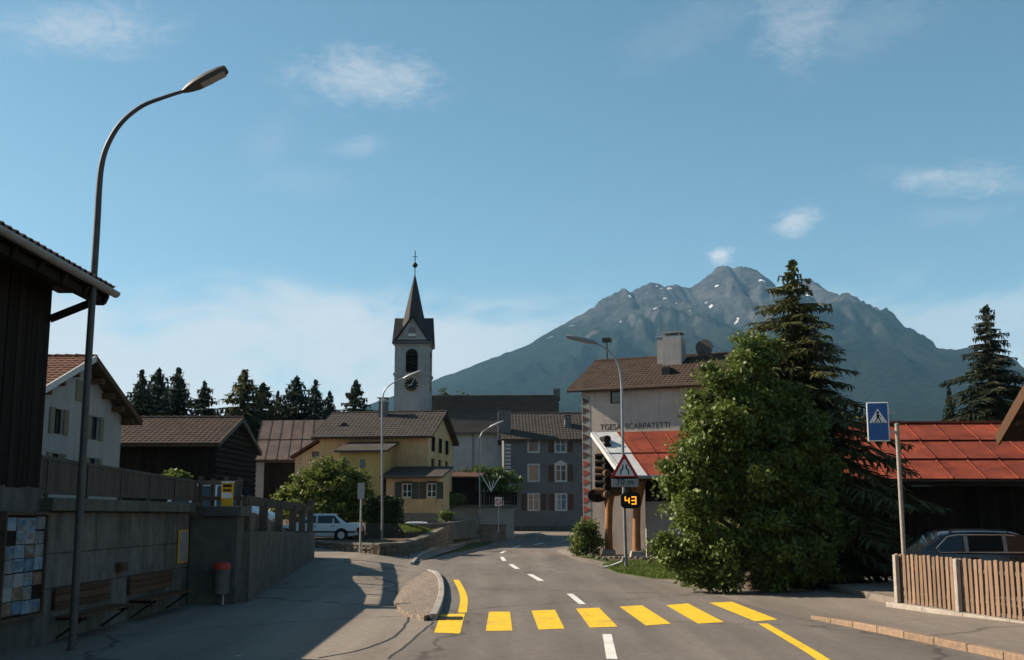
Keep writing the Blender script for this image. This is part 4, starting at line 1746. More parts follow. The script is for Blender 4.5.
# ---------------------------------------------------------------- dark log barn
def build_log_barn():
    X0, X1, Y0, Dp = -21.2, -14.55, 56.0, 7.6
    z0 = 1.0
    H = P(224, 444, 55.2).z - z0 + .1
    rise = P(240, 418, 60.0).z - z0 - H - .2
    W = X1 - X0
    root, ro = house('log_barn', 'dark weathered log barn with brown tiled roof above the parked van', 'barn', (X0, Y0, z0), R(-1), W, Dp, H, rise, 'x', 'wood_dark', 'tile_dark', .6, .35, (), .28, .36)
    n = 26
    pw = W / n
    for k in range(n):
        m = MB().box(k * pw + .01, (k + 1) * pw - .01, -.05 - random.uniform(0, .015), -.004, -.2, H - .06)
        m.build('plank', 'wood_dark', root)
    k = 0
    z = .1
    while z < H + rise - .5:
        inset = 0 if z < H else (z - H) / rise * Dp / 2
        m = MB()
        m.tube([(W + .06, inset - .25, z), (W + .06, Dp - inset + .25, z)], .14, 8)
        m.build('log', 'wood_dark', root)
        z += .27
    tanr = rise / (Dp / 2)
    m = MB()
    m.bar((W + .38, -.6, H - .6 * tanr + .1), (W + .38, Dp / 2, H + rise + .1), .05, .22)
    m.bar((W + .38, Dp + .6, H - .6 * tanr + .1), (W + .38, Dp / 2, H + rise + .1), .05, .22)
    m.build('verge_board', 'wood_grey', root)


build_log_barn()


# ---------------------------------------------------------------- barn with brown sheet roof
def build_metal_barn():
    Ye, Yr = 90.0, 96.0
    root = thing('sheet_roof_barn', 'old barn with brown seamed sheet roof and dark gate beside the yellow house', 'barn', (0, 0, 0))
    A, B = P(262, 421, Yr), P(345, 420, Yr)
    D_, C = P(253, 460, Ye), P(345, 460, Ye)
    m = MB()
    q = [A, B, C, D_]
    m.hexa([p - Vector((0, 0, .2)) for p in q], [p - Vector((0, 0, .012)) for p in q])
    rf = m.build('roof', 'wood_beam', root)
    panel_roof(rf, A, B, C, D_, 8, 2, lambda i, j: 'metal_brown')
    m = MB()
    q = [A, B, B + Vector((0, 5, -2.3)), A + Vector((0, 5, -2.3))]
    m.hexa([p - Vector((0, 0, .2)) for p in q], [p + Vector((0, 0, .03)) for p in q])
    m.build('rear_slope', 'metal_brown', rf)
    z1 = C.z - .15
    a = P(256, 470, Ye + .8)
    m = MB()
    m.box(a.x, a.x + .65, Ye + .7, Ye + 8, .4, z1 + .1)
    m.build('side_wall', 'plaster_white', root)
    x0, x1 = a.x + .67, a.x + 6.6
    n = 14
    for k in range(n):
        w = (x1 - x0) / n
        MB().box(x0 + k * w + .012, x0 + (k + 1) * w - .012, Ye + .78, Ye + .84, .5, z1).build('plank', 'wood_dark', root)
    m = MB()
    m.box(x0 - .01, x1, Ye + .86, Ye + 8, .4, z1 + .2)
    m.build('inner_wall', 'wood_dark', root)


build_metal_barn()


# ---------------------------------------------------------------- yellow house with its wings
def build_yellow_house():
    Y = 84.0
    z0 = .9
    c = P(427, 515, Y)
    rz = R(-9)
    W, D = 8.3, 8.6
    ca, sa = math.cos(rz), math.sin(rz)
    loc = (c.x - W * ca, Y - W * sa, z0)
    H = P(427, 435, Y).z - z0
    rise = P(444, 411, Y + 4).z - z0 - H - .2
    gk = dict(frame='wood_dark', sill=False, bars=(1, 0), surround=None, glass='glass')
    zr1, zr2, zr3 = P(435, 449, Y + 2).z - z0, P(435, 470, Y + 2).z - z0, P(437, 434, Y + 3).z - z0
    wins = []
    for yy in (1.2, 3.6, 6.0):
        wins.append(('R', yy, zr1 - .2, 1.2, 1.15, gk))
        wins.append(('R', yy, zr2 - .1, 1.1, .95, gk))
    root, ro = house('yellow_house', 'ochre yellow house with grey tiled gable roof and dark window shutters', 'house', loc, rz, W, D, H, rise, 'x', 'plaster_yellow', 'tile_house', .6, .45, wins, .3, .4)
    X = lambda u, Yq: P(u, 515, Yq).x
    # chimney
    yy = 3.6
    zc = H + rise * yy / (D / 2)
    cx = 3.9
    chimney(ro, cx, yy, zc - .4, zc + 1.2, .62, .62, 'plaster_grey')
    chimney_cap(ro, cx, yy, zc + 1.2, .62, .62, 'zinc')
    # wings are built in the house's own axes
    inv = Matrix.Rotation(-rz, 4, 'Z') @ Matrix.Translation(-Vector(loc))

    def lx(u, v, Yq):
        return inv @ P(u, v, Yq)
    # tall left wing with a small pent roof
    a, b = lx(339, 500, 82.0), lx(383, 500, 82.0)
    h1 = lx(360, 452, 82).z
    y0 = min(a.y, b.y)
    m = MB()
    wl = []
    zw = lx(363, 468, 82).z
    wl_x = (lx(360, 500, 82).x - a.x)
    wall_panel(m, (a.x, y0, -1), (1, 0, 0), b.x - a.x, h1 + 1, [(wl_x, wl_x + .4, zw + 1, zw + 1.6)], .2, (0, -1, 0))
    m.add([(a.x, y0, -1), (a.x, 0, -1), (a.x, 0, h1 + .6), (a.x, y0, h1)], [(0, 1, 2, 3)])
    m.add([(b.x, y0, -1), (b.x, 0, -1), (b.x, 0, h1 + .6), (b.x, y0, h1)], [(0, 1, 2, 3)])
    m.build('left_wing', 'plaster_green', root)
    m = MB()
    m.box(a.x + wl_x, a.x + wl_x + .4, y0 + .1, y0 + .14, zw, zw + .6)
    m.build('wing_window', 'glass_sky', root)
    m = MB()
    lo = [(a.x - .3, y0 - .5, h1 - .05), (b.x + .5, y0 - .5, h1 - .05), (b.x + .5, -.005, h1 + .75), (a.x - .3, -.005, h1 + .75)]
    m.hexa(lo, [(p[0], p[1], p[2] + .14) for p in lo])
    m.build('wing_roof', 'tile_house', root)
    # lower front wing with shuttered window
    a, b = lx(386, 500, 81), lx(441, 500, 81)
    y0 = a.y
    h2 = lx(400, 478, 81).z
    m = MB()
    zs_ = lx(404, 497.5, 81).z
    xs_ = lx(402.5, 500, 81).x - a.x
    hw = (zs_ + 1, zs_ + 1 + .97)
    x2 = lx(428, 500, 81).x - a.x
    wall_panel(m, (a.x, y0, -1), (1, 0, 0), b.x - a.x, h2 + 1, [(xs_, xs_ + .7, *hw), (x2, x2 + .7, *hw)], .2, (0, -1, 0))
    m.add([(a.x, y0, -1), (a.x, -.01, -1), (a.x, -.01, h2), (a.x, y0, h2)], [(0, 1, 2, 3)])
    m.add([(b.x, y0, -1), (b.x, -.01, -1), (b.x, -.01, h2), (b.x, y0, h2)], [(0, 1, 2, 3)])
    m.build('front_wing', 'plaster_yellow', root)
    # windows drawn with a shift of origin
    for xx in (a.x + xs_, a.x + x2):
        fr = MB()
        fr.box(xx, xx + .7, y0 + .1, y0 + .14, zs_, zs_ + .06)
        fr.box(xx, xx + .7, y0 + .1, y0 + .14, zs_ + .91, zs_ + .97)
        for q in (0, .32, .64):
            fr.box(xx + q, xx + q + .06, y0 + .098, y0 + .142, zs_ + .06, zs_ + .91)
        fr.box(xx + .06, xx + .64, y0 + .105, y0 + .137, zs_ + .4, zs_ + .44)
        f = fr.build('window', 'frame_white', root)
        MB().box(xx + .02, xx + .68, y0 + .145, y0 + .16, zs_ + .02, zs_ + .95).build('pane', 'glass', f)
        for s in (-.5, .72):
            MB().box(xx + s, xx + s + .48, y0 - .06, y0 - .01, zs_ - .1, zs_ + 1.08).build('shutter', 'shutter_green', f)
        MB().box(xx - .02, xx + .72, y0 - .055, y0 - .008, zs_ + .97, zs_ + 1.14).build('shutter', 'shutter_green', f)
    m = MB()
    lo = [(a.x - .3, y0 - .5, h2 - .05), (b.x + .3, y0 - .5, h2 - .05), (b.x + .3, -.005, h2 + .8), (a.x - .3, -.005, h2 + .8)]
    m.hexa(lo, [(p[0], p[1], p[2] + .14) for p in lo])
    m.build('front_wing_roof', 'tile_house', root)
    m = MB()
    m.box(a.x - .02, b.x + .02, y0 - .05, y0 - .004, -1, lx(420, 513, 81).z)
    m.build('plinth', 'stone', root)
    # dark timber balcony wing at the right
    a, b = lx(445, 500, 93), lx(478, 500, 93)
    y0 = a.y
    zt, zb_, zf = lx(460, 478, 93).z, lx(460, 505, 93).z, lx(460, 493, 93).z
    m = MB()
    m.box(a.x, b.x - .25, y0 + .5, y0 + 2.5, zb_, zt)
    m.build('timber_wing', 'wood_dark', root)
    m = MB()
    m.box(a.x, b.x - .1, y0 + .4, y0 + 2.4, -1, zb_ - .01)
    m.build('timber_wing_base', 'plaster_white', root)
    m = MB()
    lo = [(a.x - 1.3, y0 - .4, zt), (b.x + .25, y0 - .4, zt - .05), (b.x + .25, y0 + 3.8, zt + .6), (a.x - 1.3, y0 + 3.8, zt + .6)]
    m.hexa(lo, [(p[0], p[1], p[2] + .14) for p in lo])
    m.build('timber_wing_roof', 'tile_brown', root)
    n = 12
    w = (b.x - a.x) / n
    for k in range(n):
        MB().box(a.x + k * w + .01, a.x + (k + 1) * w - .01, y0 - .03, y0 + .02, zb_, zf).build('balcony_board', 'wood_brown', root)
    m = MB()
    m.box(a.x - .02, b.x + .02, y0 - .05, y0 + .06, zf + .004, zf + .08)
    m.box(a.x - .02, b.x + .02, y0 - .05, y0 + .5, zb_ - .12, zb_ - .01)
    m.build('balcony_rail', 'wood_dark', root)


build_yellow_house()


# ---------------------------------------------------------------- beige lean-to between sheet barn and yellow house
def build_lean_to():
    Y = 87.0
    root = thing('lean_to', 'beige plastered lean-to with sloping roof left of the yellow house', 'outbuilding', (0, 0, 0))
    pts = [P(295, 515, Y), P(345, 515, Y), P(345, 427, Y), P(295, 458, Y)]
    m = MB()
    for p in (pts[0], pts[1]):
        p.z = .5
    m.prism(pts, (0, 4, 0))
    m.build('wall', 'plaster_beige', root)
    a, b = P(291, 459, Y), P(345, 425, Y)
    m = MB()
    q = [a + Vector((0, -.5, .02)), b + Vector((0, -.5, .02)), b + Vector((0, 4.2, .02)), a + Vector((0, 4.2, .02))]
    m.hexa(q, [p + Vector((0, 0, .16)) for p in q])
    m.build('roof', 'tile_brown', root)
    c = P(316, 455, Y)
    f = MB().box(c.x - .28, c.x + .28, Y - .05, Y - .004, c.z - .25, c.z + .25).build('window', 'wood_dark', root)
    MB().box(c.x - .22, c.x + .22, Y - .058, Y - .052, c.z - .19, c.z + .19).build('pane', 'glass', f)


build_lean_to()


# ---------------------------------------------------------------- white garage with dark timber terrace at the bend
def build_garage():
    Y = 90.0
    z0 = hgt(-2, Y)
    a, b = P(447, 515, Y), P(514, 515, Y)
    zt, zf = P(480, 507, Y).z, P(480, 493, Y).z
    root = thing('garage', 'low white garage with dark timber boarded terrace on top beside the lamp', 'garage', (a.x, Y, z0), R(3))
    W = b.x - a.x
    m = MB()
    hx = (465 - 447) / 67 * W
    wall_panel(m, (0, 0, -.5), (1, 0, 0), W, zt - z0 + .5, [(hx, hx + .95, P(470, 516.5, Y).z - z0 + .5, P(470, 509, Y).z - z0 + .5)], .2, (0, -1, 0))
    wall_panel(m, (W, 0, -.5), (0, 1, 0), 2.6, zt - z0 + .5, [], .2, (1, 0, 0))
    wall_panel(m, (0, 2.6, -.5), (0, -1, 0), 2.6, zt - z0 + .5, [], .2, (-1, 0, 0))
    m.build('wall', 'plaster_white', root)
    MB().box(hx, hx + .95, .12, .16, P(470, 516.5, Y).z - z0, P(470, 509, Y).z - z0).build('window', 'glass', root)
    MB().box(-.2, W + .3, -.25, 2.6, zt - z0 + .003, zt - z0 + .16).build('slab', 'concrete', root)
    n = 26
    w = (W + .4) / n
    for k in range(n):
        MB().box(-.15 + k * w + .01, -.15 + (k + 1) * w - .01, -.2, -.15, zt - z0 + .17, zf - z0).build('terrace_board', 'wood_dark', root)
    for k in range(6):
        MB().box(W + .2, W + .25, -.1 + k * .4, .28 + k * .4, zt - z0 + .17, zf - z0).build('terrace_board', 'wood_dark', root)
    m = MB()
    m.box(-.2, W + .3, -.26, -.1, zf - z0 + .003, zf - z0 + .08)
    m.build('handrail', 'wood_dark', root)
    # folded clothes dryer standing on the terrace
    zt2 = zt + .16
    c = P(491, 492, Y + 1.2)
    d = thing('clothes_dryer', 'white rotary clothes dryer with arms raised in a V on the terrace', 'clothes dryer', (c.x, c.y, zt2))
    zz = c.z - zt2 + .1
    MB().tube([(0, 0, 0), (0, 0, zz)], .035, 6).build('pole', 'sign_white', d)
    for (dx, dz_) in ((-.85, 1.4), (.75, 1.25), (-.15, .75), (.2, .8)):
        MB().tube([(0, 0, zz - .05), (dx, .2 * dx, zz + dz_)], .035, 6).build('arm', 'sign_white', d)


build_garage()

# ================================================================== left side: near barn, retaining walls, railing
def build_near_barn():
    e = PX(115, 294, -7.2)
    root = thing('near_barn', 'dark timber barn on a stone plinth with tiled eave at the left edge', 'barn', (0, 0, 0))
    XW, Y1, Y0 = -8.1, 19.62, 8.0
    zp = 2.68
    ze = e.z - .07
    MB().box(-14.5, XW + .02, Y0, Y1 + .12, 0, zp).build('plinth', 'concrete_dark', root)
    n = 62
    pw = (Y1 - Y0) / n
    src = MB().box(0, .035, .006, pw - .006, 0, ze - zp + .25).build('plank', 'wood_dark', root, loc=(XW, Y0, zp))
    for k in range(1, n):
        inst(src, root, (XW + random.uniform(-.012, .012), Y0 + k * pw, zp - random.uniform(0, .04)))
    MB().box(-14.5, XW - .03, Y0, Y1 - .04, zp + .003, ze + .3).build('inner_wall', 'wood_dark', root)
    n = 30
    pw = 6.4 / n
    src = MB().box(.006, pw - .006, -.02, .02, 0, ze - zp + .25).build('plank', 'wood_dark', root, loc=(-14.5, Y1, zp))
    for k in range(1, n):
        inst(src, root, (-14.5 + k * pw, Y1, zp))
    # roof: slope rises to the left
    tl = math.tan(R(24))
    xe, xr = -7.3, -11.3
    yv = e.y
    lo = [(xe, Y0 - .6, ze), (xe, yv, ze), (xr, yv, ze + (xe - xr) * tl), (xr, Y0 - .6, ze + (xe - xr) * tl)]
    m = MB()
    m.hexa(lo, [(p[0], p[1], p[2] + .13) for p in lo])
    lo2 = [(2 * xr - xe, Y0 - .6, ze), (2 * xr - xe, yv, ze), (xr, yv, ze + (xe - xr) * tl), (xr, Y0 - .6, ze + (xe - xr) * tl)]
    m.hexa(lo2, [(p[0], p[1], p[2] + .13) for p in lo2])
    ro = m.build('roof', 'wood_dark', root)
    tb = MB()
    us = Vector((-math.cos(R(24)), 0, math.sin(R(24))))
    nr = Vector((math.sin(R(24)), 0, math.cos(R(24))))
    tile_field(tb, Vector((xe + .07, Y0 - .62, ze + .12)), Vector((0, 1, 0)), us, nr, yv - Y0 + .64, (xe - xr) / math.cos(R(24)) + .05, .24, .36, .07, 6)
    tag(tb.build('tile_field', 'tile_near', ro), kind='stuff')
    for k in range(13):                      # snow guards standing up from the tiles
        y = yv - .35 - k * .62
        MB().bar((xe - .25, y, ze + .22), (xe - .25, y, ze + .38), .05, .12).build('snow_guard', 'black_metal', ro)
    # rafters under the eave
    src = None
    for k in range(11):
        y = yv - .18 - k * .95
        m = MB()
        m.bar((xe + .02, y, ze - .08), (XW - .4, y, ze - .08 + (.4 - XW + xe) * tl * .98), .11, .15)
        m.build('rafter', 'wood_dark', root)
    m = MB()
    m.box(XW - .12, XW + .22, Y0, yv - .02, ze + .08, ze + .3)
    m.build('wall_plate', 'wood_dark', root)
    # half round gutter
    m = MB()
    k = 10
    prof = [(xe + .10 + .085 * math.cos(math.pi + math.pi * i / k), ze + .09 + .085 * math.sin(math.pi + math.pi * i / k)) for i in range(k + 1)]
    for i in range(k):
        (x0, z0), (x1, z1) = prof[i], prof[i + 1]
        m.hexa([(x0, Y0 - .6, z0), (x0, yv + .03, z0), (x1, yv + .03, z1), (x1, Y0 - .6, z1)],
               [(x0, Y0 - .6, z0 + .012), (x0, yv + .03, z0 + .012), (x1, yv + .03, z1 + .012), (x1, Y0 - .6, z1 + .012)])
    m.prism([(p[0], yv + .03, p[1]) for p in prof], (0, .015, 0))
    m.build('gutter', 'zinc', root)
    # brace carrying the eave at the corner
    m = MB()
    m.bar(PX(50, 319, -8.06), (xe - .06, yv - .35, ze - .1), .11, .13)
    m.build('brace', 'wood_dark', root)
    m = MB()
    m.box(xe - .18, xe - .04, Y0 - .5, yv - .1, ze - .16, ze - .01)
    m.build('eave_purlin', 'wood_dark', root)


build_near_barn()


def picture_mat(i):
    rnd = random.Random(i * 17 + 3)
    pal = [((.10, .22, .36), (.45, .52, .58)), ((.50, .50, .48), (.32, .34, .36)), ((.16, .09, .05), (.38, .30, .22)), ((.05, .12, .22), (.22, .34, .46)),
           ((.42, .40, .36), (.10, .14, .20)), ((.14, .16, .10), (.40, .44, .46))]
    a, b = pal[i % len(pal)]
    a, b = tuple(x * .6 for x in a), tuple(x * .6 for x in b)
    return M('poster_print_%d' % i, a, b, 3 + rnd.random() * 5, .6, 0, stretch=(1, rnd.uniform(.6, 2.5), rnd.uniform(.6, 2.5)))


def build_notice_board():
    X = -8.02
    q = [PX(4, 516, X), PX(47, 517, X), PX(45, 613, X), PX(3, 622, X)]
    y0, y1 = 18.15, 19.72
    z0, z1 = .58, 2.2
    root = thing('notice_board', 'large notice board full of blue and white posters on the barn plinth', 'notice board', (X, 0, 0))
    MB().box(0, .05, y0, y1, z0, z1).build('board', 'wood_dark', root)
    m = MB()
    for (a, b, c, d) in ((y0 - .05, y1 + .05, z1, z1 + .06), (y0 - .05, y1 + .05, z0 - .06, z0), (y0 - .05, y0, z0, z1), (y1, y1 + .05, z0, z1)):
        m.box(-.01, .09, a, b, c, d)
    m.build('frame', 'wood_beam', root)
    mats = []
    for i in range(6):
        mats.append(picture_mat(i))
    rows, cols = 7, 4
    rnd = random.Random(5)
    k = 0
    for r in range(rows):
        yy = y0 + .03
        for c in range(cols):
            w = (y1 - y0 - .08) / cols
            h = (z1 - z0 - .06) / rows
            if (r, c) in ((1, 3), (5, 0)):
                continue
            jy, jz = rnd.uniform(-.012, .012), rnd.uniform(-.012, .012)
            a, b = y0 + .04 + c * w + .008 + jy, y0 + .04 + (c + 1) * w - .012 + jy
            zz0, zz1 = z0 + .03 + r * h + .006 + jz, z0 + .03 + (r + 1) * h - .008 + jz
            m = MB().box(.053 + rnd.random() * .004, .062, a, b, zz0, zz1)
            m.build('poster', mats[(r * 5 + c * 3 + rnd.randint(0, 2)) % 6], root)
            if rnd.random() < .6:            # a smaller picture pasted inside
                m = MB().box(.064, .067, a + .04, b - .05, zz0 + (zz1 - zz0) * .35, zz1 - .03)
                m.build('poster', mats[rnd.randint(0, 5)], root)
    # gaps between board pieces
    return root


build_notice_board()


def build_retaining_wall():
    X = -8.1
    Y0, Y1 = 19.78, 29.9
    root = thing('retaining_wall', 'board-marked concrete retaining wall with benches below the railing', 'wall', (0, 0, 0))
    MB().box(X - .5, X - .03, Y0, Y1, -.1, 2.26).build('core', 'concrete_dark', root)
    # formwork panels with recessed joints
    cols = [19.79, 21.5, 23.3, 25.2, 27.1, 29.0]
    rows = [(0.0, .92), (.93, 1.52), (1.53, 2.25)]
    for i in range(5):
        for j, (z0, z1) in enumerate(rows):
            d = random.uniform(-.008, .008)
            MB().box(X - .029, X + d, cols[i] + .006, cols[i + 1] - .006, z0 + .004, z1 - .004).build('concrete_panel', 'concrete', root, bevel=.006)
    m = MB()
    m.box(X - .6, X + .22, 19.76, 29.1, 2.27, 2.50)
    m.build('coping', 'concrete_dark', root, bevel=.015)
    # jutting end block facing the road
    xb = -6.9
    MB().box(X + .02, xb, 29.0, 29.7, -.1, 2.16).build('end_block', 'concrete_dark', root)
    MB().box(X + .23, xb + .12, 28.85, 29.8, 2.17, 2.42).build('coping', 'concrete_dark', root, bevel=.015)
    # ramp wall running on, top falling away
    e = PX(313, 557, -8.42)
    a, b = Vector((xb, 29.7, 0)), Vector((-8.45, 48.5, .45))
    zt0, zt1 = P(248, 531, 29.5).z, P(310, 533, 48).z
    d = (b - a).normalized()
    s = Vector((d.y, -d.x, 0)) * .18
    n = 7
    for k in range(n):
        p, q = a.lerp(b, k / n), a.lerp(b, (k + 1) / n)
        z0, z1 = zt0 + (zt1 - zt0) * k / n, zt0 + (zt1 - zt0) * (k + 1) / n
        p = p + d * .006
        q = q - d * .006
        jit = s.normalized() * random.uniform(-.01, .01)
        MB().hexa([Vector((p.x, p.y, -.3)) - s + jit, Vector((q.x, q.y, -.3)) - s + jit, Vector((q.x, q.y, -.3)) + s + jit, Vector((p.x, p.y, -.3)) + s + jit],
                  [Vector((p.x, p.y, z0)) - s + jit, Vector((q.x, q.y, z1)) - s + jit, Vector((q.x, q.y, z1)) + s + jit, Vector((p.x, p.y, z0)) + s + jit]).build('ramp_wall_section', 'concrete', root, bevel=.012)
    # heavy timber railing on the ramp wall
    rr = thing('ramp_railing', 'heavy dark timber post and rail fence on the sloping ramp wall', 'railing', (0, 0, 0))
    zr0, zr1 = P(248, 500, 29.6).z, P(308, 508.5, 48).z
    posts = [.02, .2, .4, .62, .80, .98]
    for t in posts:
        p = a.lerp(b, t)
        zb = zt0 + (zt1 - zt0) * t
        zt = zr0 + (zr1 - zr0) * t + (.35 if t > .9 else .04)
        MB().box(p.x - .11, p.x + .11, p.y - .11, p.y + .11, zb - .02, zt).build('post', 'wood_grey', rr)
    p, q = a.lerp(b, 0), a.lerp(b, 1)
    m = MB()
    m.bar((p.x, p.y, zr0), (q.x, q.y, zr1), .12, .24)
    m.build('rail', 'wood_grey', rr)
    # terrace behind
    zf = lambda x, y: 2.30 - .9 * sm(31, 47, y)
    t = sheet('terrace', [(X - .3, 19.85), (X - .3, 29.3), (xb - .2, 29.75), (-8.63, 48.4), (-45, 49.5), (-45, 6), (-14.6, 6), (-14.6, 19.85)], 0, 'pavement', 3, skirt=2.0, zfun=zf)
    tag(t, kind='structure')
    # railing of bars along the retaining wall
    rl = thing('bar_railing', 'dark barred railing along the top of the concrete retaining wall', 'railing', (0, 0, 0))
    xr = X - .02
    za, zb = PX(42, 457, xr).z, PX(199, 482, xr).z
    ya, yb = 19.66, 29.6
    lo = 2.5
    top = lambda y: za + (zb - za) * (y - ya) / (yb - ya)
    m = MB()
    m.bar((xr, ya, top(ya)), (xr, yb, top(yb)), .07, .06)
    m.build('top_rail', 'rail_metal', rl)
    m = MB()
    m.bar((xr, ya, lo + .1), (xr, yb, lo + .1), .05, .04)
    m.build('bottom_rail', 'rail_metal', rl)
    for y in (20.0, 21.9, 23.8, 25.7, 27.6, 29.4):
        MB().box(xr - .04, xr + .04, y - .04, y + .04, lo, top(y) + .02).build('post', 'rail_metal', rl)
    y = ya + .06
    src = MB().box(-.018, .018, -.055, .055, 0, 1).build('bar', 'wood_grey', rl)
    first = True
    while y < yb - .1:
        h = top(y) - lo - .06
        if first:
            src.location, src.scale, first = (xr, y, lo + .06), (1, 1, h), False
        else:
            inst(src, rl, (xr, y, lo + .06), None, (1, 1, h))
        y += .122
    # short return of the railing on the end block
    rb = thing('block_railing', 'dark timber railing on the jutting concrete block by the bus stop', 'railing', (0, 0, 0))
    zz = P(220, 478, 29.5).z
    for x in (-8.0, -7.68, -7.35, -7.0):
        MB().box(x - .045, x + .045, 29.45, 29.57, 2.42, zz + random.uniform(-.03, .05)).build('post', 'wood_grey', rb)
    m = MB()
    m.bar((-8.05, 29.42, zz - .12), (-6.9, 29.42, zz - .12), .05, .12)
    m.build('rail', 'wood_grey', rb)
    m = MB()
    m.bar((-8.05, 29.42, 2.62), (-6.9, 29.42, 2.62), .05, .1)
    m.build('rail', 'wood_grey', rb)


build_retaining_wall()


def build_wall_bench(u0, u1, v_seat, label):
    X = -8.08
    a, b = PX(u0, v_seat, X), PX(u1, v_seat, X)
    root = thing('wall_bench', label, 'bench', (X, a.y, 0), 0, 'benches under the retaining wall')
    L_ = b.y - a.y
    for k in range(3):
        MB().box(.03, .07, 0, L_, .55 + k * .13, .55 + k * .13 + .115).build('back_slat', 'wood_brown', root, bevel=.006)
    for k in range(4):
        MB().box(.10 + k * .115, .10 + k * .115 + .105, -.05, L_ + .05, .42, .455).build('seat_slat', 'wood_brown', root, bevel=.006)
    for y in (.25, L_ - .25):
        m = MB()
        m.box(.0, .54, y - .03, y + .03, .36, .415)
        m.bar((.02, y, .05), (.45, y, .36), .05, .04)
        m.build('bracket', 'black_metal', root)


build_wall_bench(52, 106, 600, 'brown slatted wall bench behind the tall lamp post')
build_wall_bench(127, 169, 592, 'brown slatted wall bench below the yellow timetable frame')

# timetable frame and small box on the wall
X = -8.08
p0, p1 = PX(178.5, 530, X), PX(186, 562, X)
tf = thing('timetable_frame', 'yellow framed timetable case fixed to the concrete retaining wall', 'timetable', (X, p0.y, 0))
ya, yb, za, zb = 0, p1.y - p0.y, p1.z, p0.z
m = MB()
for (a, b, c, d) in ((0, yb, zb - .03, zb), (0, yb, za, za + .03), (0, .03, za + .03, zb - .03), (yb - .03, yb, za + .03, zb - .03)):
    m.box(.0, .035, a, b, c, d)
m.build('frame', 'bus_yellow', tf)
MB().box(.0, .03, .03, yb - .03, za + .03, zb - .03).build('sheet', 'sign_back', tf)
p0 = PX(119, 567, X)
sb = thing('meter_box', 'small brown box on the retaining wall between the benches', 'box', (X, p0.y, p0.z))
MB().box(.0, .12, -.2, .2, -.09, .09).build('case', 'wood_brown', sb, bevel=.01)
MB().box(.122, .132, -.16, .16, -.06, .06).build('cover', 'wood_beam', sb)

# litter bin against the end block
c = P(220.5, 590, 28.55)
lb = thing('litter_bin', 'grey litter bin with red lid against the concrete end block', 'litter bin', (c.x, 28.6, 0))
m = MB()
m.lathe([(.16, .28), (.19, .3), (.20, .85), (.205, .88)], (0, 0, 0), 18)
m.build('body', 'concrete', lb, True)
m = MB()
m.lathe([(.215, .885), (.215, .98), (.17, 1.04), (.02, 1.06)], (0, 0, 0), 18)
m.build('lid', 'red_plastic', lb, True)
MB().tube([(0, .22, 0), (0, .22, 1.0)], .025, 8).build('post', 'galv', lb)

# yellow bus stop box
c = P(227.5, 508, 29.2)
bs = thing('bus_stop_board', 'yellow bus stop board with white band standing above the concrete block', 'bus stop sign', (c.x, 29.15, 2.42))
zb0, zb1 = P(227, 507, 29.15).z - 2.42, P(227, 483, 29.15).z - 2.42
MB().box(-.14, .14, -.05, .05, zb0, zb1).build('board', 'bus_yellow', bs, bevel=.01)
MB().box(-.12, .12, -.062, -.052, zb0 + .22, zb0 + .36).build('white_band', 'sign_white', bs)
MB().box(-.11, .11, -.062, -.052, zb1 - .10, zb1 - .04).build('header', 'sign_black', bs)
MB().box(-.10, .10, -.062, -.052, zb0 + .40, zb0 + .44).build('print_line', 'sign_black', bs)
MB().box(-.15, .15, -.06, .06, zb1 + .002, zb1 + .04).build('cap', 'sign_white', bs)
MB().tube([(-.0, .09, -.02), (-.0, .09, zb1)], .03, 8).build('post', 'galv', bs)


# ================================================================== street lamps
def lamp(label, base, Y, pole_pts, head_pts, r, mat, head_w, group='street lamps'):
    root = thing('street_lamp', label, 'street lamp', base, 0, group)
    b = Vector(base)
    pts = [Vector((0, 0, 0))] + [P(u, v, Y) - b for (u, v) in pole_pts]
    pts[1].x = 0 if abs(pts[1].x) < .25 else pts[1].x
    # smooth the bend
    sm_pts = smooth_line([tuple(p) for p in pts[1:]], 5)
    allp = [tuple(pts[0]), (0, 0, .02), (0, 0, .05)] + sm_pts
    n = len(allp)
    rr = [r * 1.3, r * 1.3, r * 1.28] + [r * (1.28 - .7 * k / (n - 4)) for k in range(n - 3)]
    MB().tube(allp, rr, 12).build('pole', mat, root, True)
    m = MB()
    m.lathe([(r * 1.9, -.02), (r * 1.9, .03), (r * 1.4, .06)], (0, 0, 0), 14)
    m.build('foot', mat, root, True)
    a, c = P(*head_pts[0], Y) - b, P(*head_pts[1], Y) - b
    d = (c - a).normalized()
    L_ = (c - a).length
    side = Vector((0, 1, 0))
    nrm = side.cross(d).normalized()
    if nrm.z < 0:
        nrm = -nrm
    m = MB()
    base_i = len(m.v)
    st = [(0, .28, .35), (.12, .55, .7), (.3, .85, 1.0), (.6, 1.0, 1.0), (.85, .95, .85), (.97, .8, .6), (1.0, .6, .3)]
    k = 10
    for (t, ww, hh) in st:
        for j in range(k):
            ang = 2 * math.pi * j / k
            y, z = math.cos(ang), math.sin(ang)
            z = max(z, -.55)
            m.v.append(tuple(a + d * L_ * t + side * (head_w * .5 * ww * y) + nrm * (head_w * .30 * hh * z)))
    for i in range(len(st) - 1):
        for j in range(k):
            q = base_i + i * k + j
            m.f.append((q, base_i + i * k + (j + 1) % k, base_i + (i + 1) * k + (j + 1) % k, q + k))
    m.f.append(tuple(base_i + j for j in range(k)))
    m.f.append(tuple(base_i + (len(st) - 1) * k + j for j in range(k)))
    h = m.build('lamp_head', mat, root, True)
    m = MB()
    p, q = a + d * L_ * .4 - nrm * head_w * .17, a + d * L_ * .92 - nrm * head_w * .17
    m.bar(p, q, head_w * .62, .02, nrm)
    m.build('lens', 'sign_back', h)
    return root


